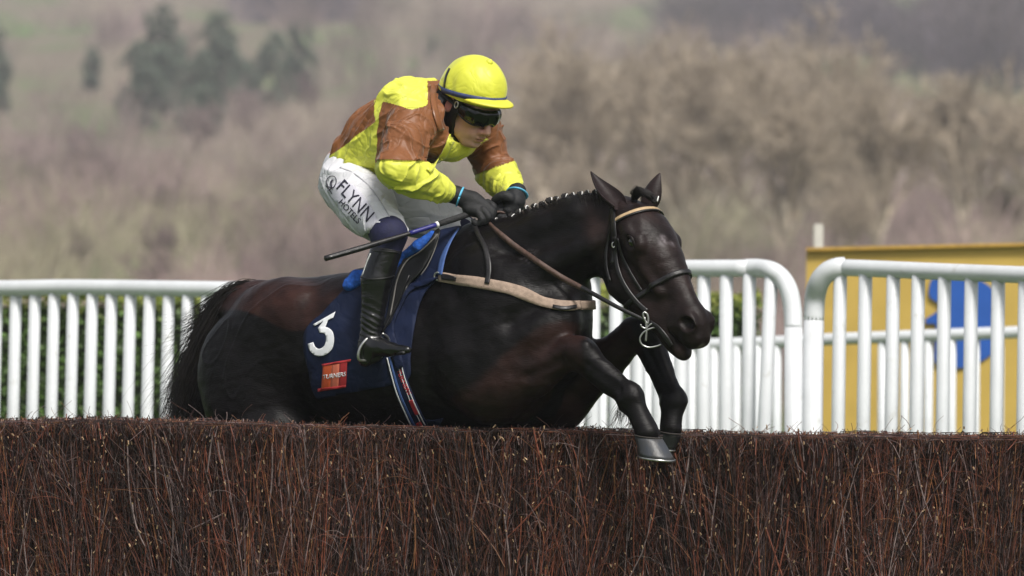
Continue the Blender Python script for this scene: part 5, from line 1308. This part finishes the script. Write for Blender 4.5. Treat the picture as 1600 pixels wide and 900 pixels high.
slab('frame_edge', [(1260, 387), (1900, 373), (1900, 377.5), (1260, 392)], 49.96, 49.35, .06, mat('board_edge', (.50, .30, .06), .6), bd)
em = catmull([(1455, 437), (1500, 432), (1545, 446), (1566, 490), (1556, 545), (1515, 572), (1466, 572), (1461, 540), (1462, 508), (1449, 506), (1446, 499), (1460, 490), (1467, 482), (1466, 474), (1453, 464), (1452, 450), (1455, 437)], 4)[:-1]
slab('emblem', [tuple(p) for p in em], 49.80, 49.70, .01, M['boardblue'], bd)
for x_ in (1300, 1500, 1700):
    s_ = 50.15 * K; q = WD(x_, 395, 50.15); link('support_post', tube_me('support_post', [(q[0], q[1], 0), (q[0], q[1], q[2])], .05, M['post'], 8, 0), bd)
q = WD(1278.5, 350, 51); tp_ = thing('post', (q[0], q[1], 0), 'cream post standing up behind the left corner of the yellow board', 'post')
bm = bmesh.new(); bmesh.ops.create_cube(bm, size=1.0)
for v in bm.verts: v.co = Vector((v.co.x * .058, v.co.y * .058, (v.co.z + .5) * q[2]))
bmesh.ops.bevel(bm, geom=bm.edges[:], offset=.006, segments=2, affect='EDGES'); me = bpy.data.meshes.new('post_shaft'); bm.to_mesh(me); bm.free(); me.materials.append(M['post'])
me.transform(Matrix.Translation(Vector((q[0], q[1], 0)))); link('post_shaft', me, tp_)

# clipped hedge behind the rails
hx0, hx1 = WD(-1000, 0, 48)[0], WD(1190, 0, 48)[0]; hy, ht = 18.0, 1.53
n = 76000; P = np.stack([g.uniform(hx0, hx1, n), hy + g.uniform(0, .7, n), g.uniform(.05, ht, n)], 1)
fr = g.random(n); P[fr < .6, 1] = hy + g.uniform(-.03, .07, (fr < .6).sum()); P[fr > .72, 2] = ht + g.normal(0, .016, (fr > .72).sum()); P[fr > .72, 1] = hy + g.uniform(0, .7, (fr > .72).sum())
P[:, 2] += .03 * np.sin(P[:, 0] * 4) ; P[:, 1] += .05 * wob(P, 5, 500)
def leaves(P, size, g, up=0.0):
    n = len(P); a = g.normal(size=(n, 3)); a /= np.linalg.norm(a, axis=1)[:, None]; b = np.cross(a, g.normal(size=(n, 3))); b /= np.linalg.norm(b, axis=1)[:, None]
    s = g.uniform(.6, 1.3, (n, 1)) * size
    V = np.stack([P - a * s, P + b * s * .5, P + a * s, P - b * s * .5], 1).reshape(-1, 3); return V, np.arange(4 * n).reshape(n, 4)
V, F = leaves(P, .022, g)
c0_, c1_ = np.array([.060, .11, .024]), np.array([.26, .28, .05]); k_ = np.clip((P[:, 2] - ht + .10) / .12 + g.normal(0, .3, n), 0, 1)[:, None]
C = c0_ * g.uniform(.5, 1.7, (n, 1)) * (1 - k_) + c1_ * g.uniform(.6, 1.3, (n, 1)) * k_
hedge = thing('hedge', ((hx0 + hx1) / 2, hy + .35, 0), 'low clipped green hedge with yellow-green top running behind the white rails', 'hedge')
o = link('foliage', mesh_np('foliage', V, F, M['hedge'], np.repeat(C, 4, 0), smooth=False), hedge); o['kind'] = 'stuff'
bm = bmesh.new(); bmesh.ops.create_cube(bm, size=1.0)
for v in bm.verts: v.co = Vector(((hx0 + hx1) / 2 + v.co.x * (hx1 - hx0 - .1), hy + .35 + v.co.y * .56, (v.co.z + .5) * (ht - .07)))
me = bpy.data.meshes.new('woody_inside'); bm.to_mesh(me); bm.free(); me.materials.append(M['hedgecore']); link('woody_inside', me, hedge)

# ================================================================== LAND
def hgt(x, y):
    """height of the ground; y metres beyond the horse"""
    x = np.asarray(x, float); y = np.asarray(y, float)
    h = np.clip(y - 200, 0, None) * .014 + np.clip(y - 560, 0, None) * .020 + np.clip(y - 900, 0, None) * .03
    knoll = 9 * np.exp(-(((x - 14) / 16) ** 2) - ((y - 620) / 90) ** 2)
    h = h + np.clip((y - 220) / 150, 0, 1) * (1.2 * np.sin(x * .03 + y * .011) + .6 * np.sin(x * .09 - y * .02))
    sst = lambda q: np.clip(q, 0, 1) ** 2 * (3 - 2 * np.clip(q, 0, 1))
    return h * np.clip((y - 150) / 80, 0, 1) - 3.0 * sst((y - 40) / 90) + .0085 * np.clip(y - 330, 0, 353)
def land_mat():
    m, t, b = _nt('hillside'); N = t.nodes; L = t.links; b.inputs['Roughness'].default_value = .95; b.inputs['Specular IOR Level'].default_value = .1
    g_ = N.new('ShaderNodeNewGeometry'); sep = N.new('ShaderNodeSeparateXYZ'); L.new(g_.outputs['Position'], sep.inputs[0])
    mp = N.new('ShaderNodeMapping'); mp.inputs['Scale'].default_value = (.05, .012, .05); L.new(g_.outputs['Position'], mp.inputs[0])
    n1 = N.new('ShaderNodeTexNoise'); n1.inputs['Scale'].default_value = 1.0; n1.inputs['Detail'].default_value = 5; L.new(mp.outputs[0], n1.inputs['Vector'])
    cr = N.new('ShaderNodeValToRGB'); e = cr.color_ramp.elements; e[0].position = .36; e[0].color = (.15, .22, .085, 1); e[1].position = .62; e[1].color = (.30, .245, .185, 1)
    k = e.new(.48); k.color = (.22, .185, .14, 1); L.new(n1.outputs['Fac'], cr.inputs[0])
    n2 = N.new('ShaderNodeTexNoise'); n2.inputs['Scale'].default_value = 3.0; n2.inputs['Detail'].default_value = 6; L.new(g_.outputs['Position'], n2.inputs['Vector'])
    mr = N.new('ShaderNodeMapRange'); mr.inputs[1].default_value = 24; mr.inputs[2].default_value = 60; L.new(sep.outputs['Y'], mr.inputs[0])
    mx = N.new('ShaderNodeMix'); mx.data_type = 'RGBA'; L.new(mr.outputs[0], mx.inputs['Factor']); mx.inputs[6].default_value = (.075, .13, .03, 1); L.new(cr.outputs[0], mx.inputs[7])
    m2 = N.new('ShaderNodeMix'); m2.data_type = 'RGBA'; m2.blend_type = 'MULTIPLY'; m2.inputs['Factor'].default_value = .5; L.new(mx.outputs[2], m2.inputs[6]); L.new(n2.outputs['Color'], m2.inputs[7]); L.new(m2.outputs[2], b.inputs['Base Color'])
    return m
LM = land_mat()
ys = np.concatenate([np.linspace(-60, 160, 24), np.linspace(170, 1000, 70), np.linspace(1030, 2200, 30)]); us = np.linspace(-1, 1, 90)
Xg = us[None, :] * (60 + np.abs(ys[:, None]) * .45); Yg = ys[:, None].repeat(90, 1); Zg = hgt(Xg, Yg)
V = np.stack([Xg, Yg, Zg], -1).reshape(-1, 3); idx = np.arange(len(V)).reshape(len(ys), 90); F = np.stack([idx[:-1, :-1], idx[:-1, 1:], idx[1:, 1:], idx[1:, :-1]], -1).reshape(-1, 4)
tag(link('ground', mesh_np('ground', V, F, LM)), kind='structure', label='turf running back to a rising winter hillside')

# ---- bare winter trees
def bare_tree(seed, height, levels=6, spread=.5, lean=0.0, twigs=1.0, trunk_r=.018, base_fork=.22, limb=.22, colr=((.15, .125, .09), (.22, .17, .13))):
    g = np.random.default_rng(seed); segs = [[] for _ in range(levels + 1)]
    def unit(v): return v / (np.linalg.norm(v) + 1e-9)
    cur = [(np.zeros(3), unit(np.array([lean, 0, 1.0])), height * base_fork, height * trunk_r)]
    trunk = []
    for lv in range(levels + 1):
        nxt = []
        for p, d, L_, r in cur:
            pts = [p]; dd = d
            for k in range(3):
                dd = unit(dd + g.normal(0, .06 + .03 * lv, 3) + np.array([0, 0, .05 if lv < 4 else .0])); pts.append(pts[-1] + dd * L_ / 3)
            segs[lv].append((np.array(pts), r))
            if lv < levels:
                nb = 5 if lv == 0 else (3 if lv < 3 else (3 if g.random() < .6 * twigs else 2))
                for b_ in range(nb):
                    u = g.uniform(.45, 1.0) if b_ else 1.0; q = pts[0] + 0; f = u * 3; i = min(int(f), 2); q = pts[i] + (pts[i + 1] - pts[i]) * (f - i)
                    nd = unit(dd + g.normal(0, spread * (1.15 if b_ else .5), 3) * np.array([1, 1, .8]) + np.array([0, 0, .18]))
                    nxt.append((q, nd, (height * limb if lv == 0 else L_) * g.uniform(.62, .86), r * (.68 if b_ else .78)))
        cur = nxt
    return segs
def tree_meshes(seed, height, **kw):
    colr = kw.pop('colr', ((.15, .125, .09), (.23, .18, .14))); segs = bare_tree(seed, height, **kw); g = np.random.default_rng(seed)
    out = []
    for rng_, nm in ((range(0, 2), 'trunk'), (range(2, len(segs)), 'crown')):
        P = np.concatenate([np.array([s[0] for s in segs[l]]) for l in rng_]); r = np.concatenate([np.array([s[1] for s in segs[l]]) for l in rng_]); r = np.maximum(r, .0062)
        Rr = r[:, None] * np.linspace(1, .72, 4)[None]; V, F = strands(P, Rr, 5 if nm == 'trunk' else 3)
        c = np.array(colr[0]) if nm == 'trunk' else None
        C = np.tile(colr[0], (len(V), 1)) if nm == 'trunk' else np.repeat(np.array(colr[1]) * g.uniform(.7, 1.25, (len(P), 1)), 4 * 3, 0)
        out.append(mesh_np(nm, V, F, M['bark'], C, smooth=False))
    return out
def plant(meshes, name, loc, rz, sc, label, cat, group):
    o = thing(name, loc, label, cat, group); o.rotation_euler = (0, 0, rz); o.scale = (sc, sc, sc)
    for me in meshes:
        c = bpy.data.objects.new(me.name.split('.')[0], me); COL.objects.link(c); c.parent = o
        if c.name.startswith('crown') and False: c['kind'] = 'stuff'
    return o
def at(px, d, dz=0.0):
    q = WD(px, 400, d); return (q[0], q[1], float(hgt(q[0], q[1])) + dz)
G1 = 'bare winter trees on the hillside'
warm = [tree_meshes(900 + i, 8.4, levels=7, spread=.36, twigs=1.0, base_fork=.09, limb=.36, trunk_r=.024, colr=((.52, .45, .35), (.37, .305, .23))) for i in range(3)]
mauve = [tree_meshes(920 + i, 6.0, levels=6, spread=.55, base_fork=.16, colr=((.22, .17, .15), (.21, .155, .15))) for i in range(3)]
spots = [(1225, 300, 1.02, 'tall bare tree with fanning limbs above the bend of the white rail'), (1075, 330, 1.1, 'bare tree rising behind the horse head and ears'), (930, 345, 1.12, 'bare tree standing just left of the horse ears'),
         (1370, 310, .95, 'bare tree above the yellow hoarding'), (1500, 325, 1.0, 'bare tree to the right, past the blue emblem of the board'), (840, 360, 1.1, 'bare tree rising to the right of the yellow helmet'),
         (1650, 320, 1.05, 'bare tree at the far right of the tree line'), (1140, 380, 1.2, 'farther bare tree behind the horse muzzle'), (1310, 400, 1.25, 'farther bare tree behind the cream post'), (1000, 400, 1.3, 'farther bare tree above the horse poll')]
for i, (px, d, sc, lb) in enumerate(spots): plant(warm[i % 3], 'bare_tree', at(px, d, -.3), random.uniform(0, 6.28), sc, lb, 'tree', G1)
# bushy bare scrub in front of the hillside: counted individuals, the same to the eye
k = 0
for row, (d0, sc0, n_) in enumerate(((255, .55, 12), (300, .7, 12), (360, .8, 13), (430, .95, 13), (520, 1.05, 12), (610, 1.1, 10))):
    for i in range(n_):
        px = -150 + 1900 * (i + random.uniform(.1, .9)) / n_; d = d0 + random.uniform(-22, 22)
        if row < 3 and px > 800:
            if random.random() < .55: continue
            m_ = warm
        else: m_ = mauve
        sc = sc0 * random.uniform(.8, 1.2) * (.6 if m_ is warm else .8)
        plant(m_[k % 3], 'scrub_tree', at(px, d, -.2), random.uniform(0, 6.28), sc, 'small bare mauve-brown tree in the scrub covering the hillside', 'tree', 'bare scrub trees on the hillside'); k += 1
# undergrowth: thin upright stems nobody could count
def thicket(name, label, x0, x1, d0, d1, n, h0, h1, cols, seed, pts=4, r=.012, dens=None):
    pts = 3; r = r * 1.1
    g = np.random.default_rng(seed); d = d0 + (d1 - d0) * g.random(n) ** .8; px = g.uniform(x0, x1, n)
    if dens is not None:
        m = dens(px, d, g); d, px = d[m], px[m]; n = len(d)
    X = (px - 800) * d * K; Y = d - DIST; Z = hgt(X, Y); H = g.uniform(h0, h1, n) * np.clip(d / 300, .3, 1.1) * np.where(px > 850, .75, 1.0) * np.clip(1 + .75 * wob(np.stack([X, Y * .12, X * 0], 1), 1.1, seed + 60, 2), .25, 2)
    P = np.zeros((n, pts, 3)); t = np.linspace(0, 1, pts); a = g.normal(0, .38, (n, 2)); b = g.normal(0, .25, (n, 2))
    for i in range(pts): P[:, i, 0] = X + (a[:, 0] * t[i] + b[:, 0] * t[i] ** 2) * H; P[:, i, 1] = Y + (a[:, 1] * t[i]) * H; P[:, i, 2] = Z - .1 + H * t[i] * np.cos(a[:, 0])
    V, F = strands(P, np.repeat(g.uniform(.6, 1.5, (n, 1)) * r, pts, 1) * (d / 300)[:, None], 3)
    mo = 1 + .5 * wob(np.stack([X * .8, Y * .05, X * 0], 1), 1.0, seed + 50, 3) + .22 * wob(np.stack([X * .8, Y * .05, X * 0], 1), 3.1, seed + 51, 2)
    cl = np.array(cols); ci = (np.sin(X * .35 + 1.7 * np.sin(Y * .013 + seed)) + g.normal(0, .5, n) > 0).astype(int) % len(cl)
    C = np.repeat(cl[ci] * g.uniform(.7, 1.3, (n, 1)) * mo[:, None], pts * 3, 0)
    tag(link(name, mesh_np(name, V, F, M['bark'], C, smooth=False)), label, 'undergrowth', kind='stuff')
thicket('undergrowth', 'mauve and straw coloured winter undergrowth below the trees', -700, 2300, 105, 420, 56000, .6, 2.3, [(.265, .195, .185), (.27, .245, .165)], 31)
thicket('hillside_wood', 'greyish far bare wood covering the upper hillside', -700, 2300, 420, 860, 44000, 1.2, 3.4, [(.225, .165, .16), (.26, .21, .18)], 33, r=.010, dens=lambda px, d, g: ~((px < 560) & (d > 520) & (np.sin(px * .021 + d * .017) + np.sin(px * .047 - d * .03 + 1) > -.5)) & ~((px > 950) & (d > 560 + np.clip(1480 - px, 0, 500) * .4)) & (g.random(len(px)) < np.where(px > 850, 1, .8)))
thicket('dark_wood', 'dark bluish far wood at the upper right of the hill', 1040, 1800, 600, 960, 22000, 2.5, 5, [(.075, .062, .075), (.10, .08, .085)], 35, r=.014, dens=lambda px, d, g: (d > 620 + np.clip(1480 - px, 0, 500) * .5))
thicket('dark_wood', 'dark narrow far wood at the top left above the jockey back', 370, 580, 900, 1000, 3000, 3, 5, [(.075, .062, .085), (.10, .08, .10)], 36, r=.014)
# evergreens, upper left
def fir(seed, h, w_):
    g = np.random.default_rng(seed); n = 8000; u = g.random(n) ** .6; z = h * (.1 + .88 * (1 - u ** 1.0)); lim = w_ * (1 - ((z / h - .42) / .62) ** 2).clip(.05) ** .6
    a = g.uniform(0, 6.283, n); rr_ = lim * g.random(n) ** .4 * (1 + .25 * np.sin(a * 3 + z * 2.2 + seed)); P = np.stack([np.cos(a) * rr_, np.sin(a) * rr_, z + .12 * np.sin(a * 5)], 1)
    keep = wob(P, 2.2, seed, 2) > -.18; P = P[keep]; V, F = leaves(P, .16, g); C = np.repeat(np.array([.075, .10, .07]) * g.uniform(.55, 1.6, (len(P), 1)) * (1 + .4 * wob(P, 1.6, seed + 1, 2))[:, None], 4, 0)
    cr = mesh_np('crown', V, F, M['fir'], C, smooth=False)
    tr = mesh_np('trunk', *strands(np.array([[(0, 0, -.3), (.03, 0, h * .4), (0, 0, h * .9)]]), np.array([[.16, .12, .04]]), 7), M['bark'], np.tile([.08, .06, .05], (21, 1)))
    return [tr, cr]
firs = [fir(41, 6.2, 1.35), fir(43, 7.4, 1.5), fir(47, 5.0, 1.15)]
FLB = ['leftmost dark evergreen of the clump on the upper left hill', 'tall evergreen next to the leftmost one of the upper left clump', 'tallest evergreen in the middle of the upper left clump', 'evergreen just right of the tallest in the upper left clump', 'short evergreen in front of the middle of the upper left clump', 'rightmost evergreen of the large upper left clump',
       'left one of the two evergreens set apart right of the clump', 'right one of the two evergreens set apart right of the clump', 'small dark evergreen on the hill just left of the helmet', 'small evergreen at the top left corner of the hill', 'evergreen beyond the left end of the clump']
for i, (px, d, sc) in enumerate([(218, 500, .95), (255, 520, 1.05), (300, 505, 1.15), (343, 525, 1.1), (318, 470, .75), (378, 515, .9), (428, 530, .85), (468, 545, .75), (675, 600, .5), (145, 560, .5), (-20, 520, .9)]):
    plant(firs[i % 3], 'evergreen_tree', at(px, d + 105, 0), random.uniform(0, 6.28), sc * 1.2, FLB[i], 'tree', 'dark evergreens on the upper hill')

# ================================================================== AIR
hz = bpy.data.meshes.new('haze'); bm = bmesh.new(); bmesh.ops.create_cube(bm, size=1.0); bm.to_mesh(hz); bm.free()
hm = bpy.data.materials.new('thin_haze'); hm.use_nodes = True; hm.node_tree.nodes.clear()
ou = hm.node_tree.nodes.new('ShaderNodeOutputMaterial'); pv = hm.node_tree.nodes.new('ShaderNodeVolumePrincipled'); pv.inputs['Color'].default_value = (.86, .87, .95, 1); pv.inputs['Density'].default_value = 0.00028
hm.node_tree.links.new(pv.outputs[0], ou.inputs['Volume']); hz.materials.append(hm)
ho = bpy.data.objects.new('haze', hz); COL.objects.link(ho); ho['kind'] = 'stuff'; ho['label'] = 'thin winter haze over the hillside'
zt = float(Zg.max()) + 20; ho.scale = (2300, 2400, zt + 3); ho.location = (0, 1120, (zt + 3) / 2 - 3)
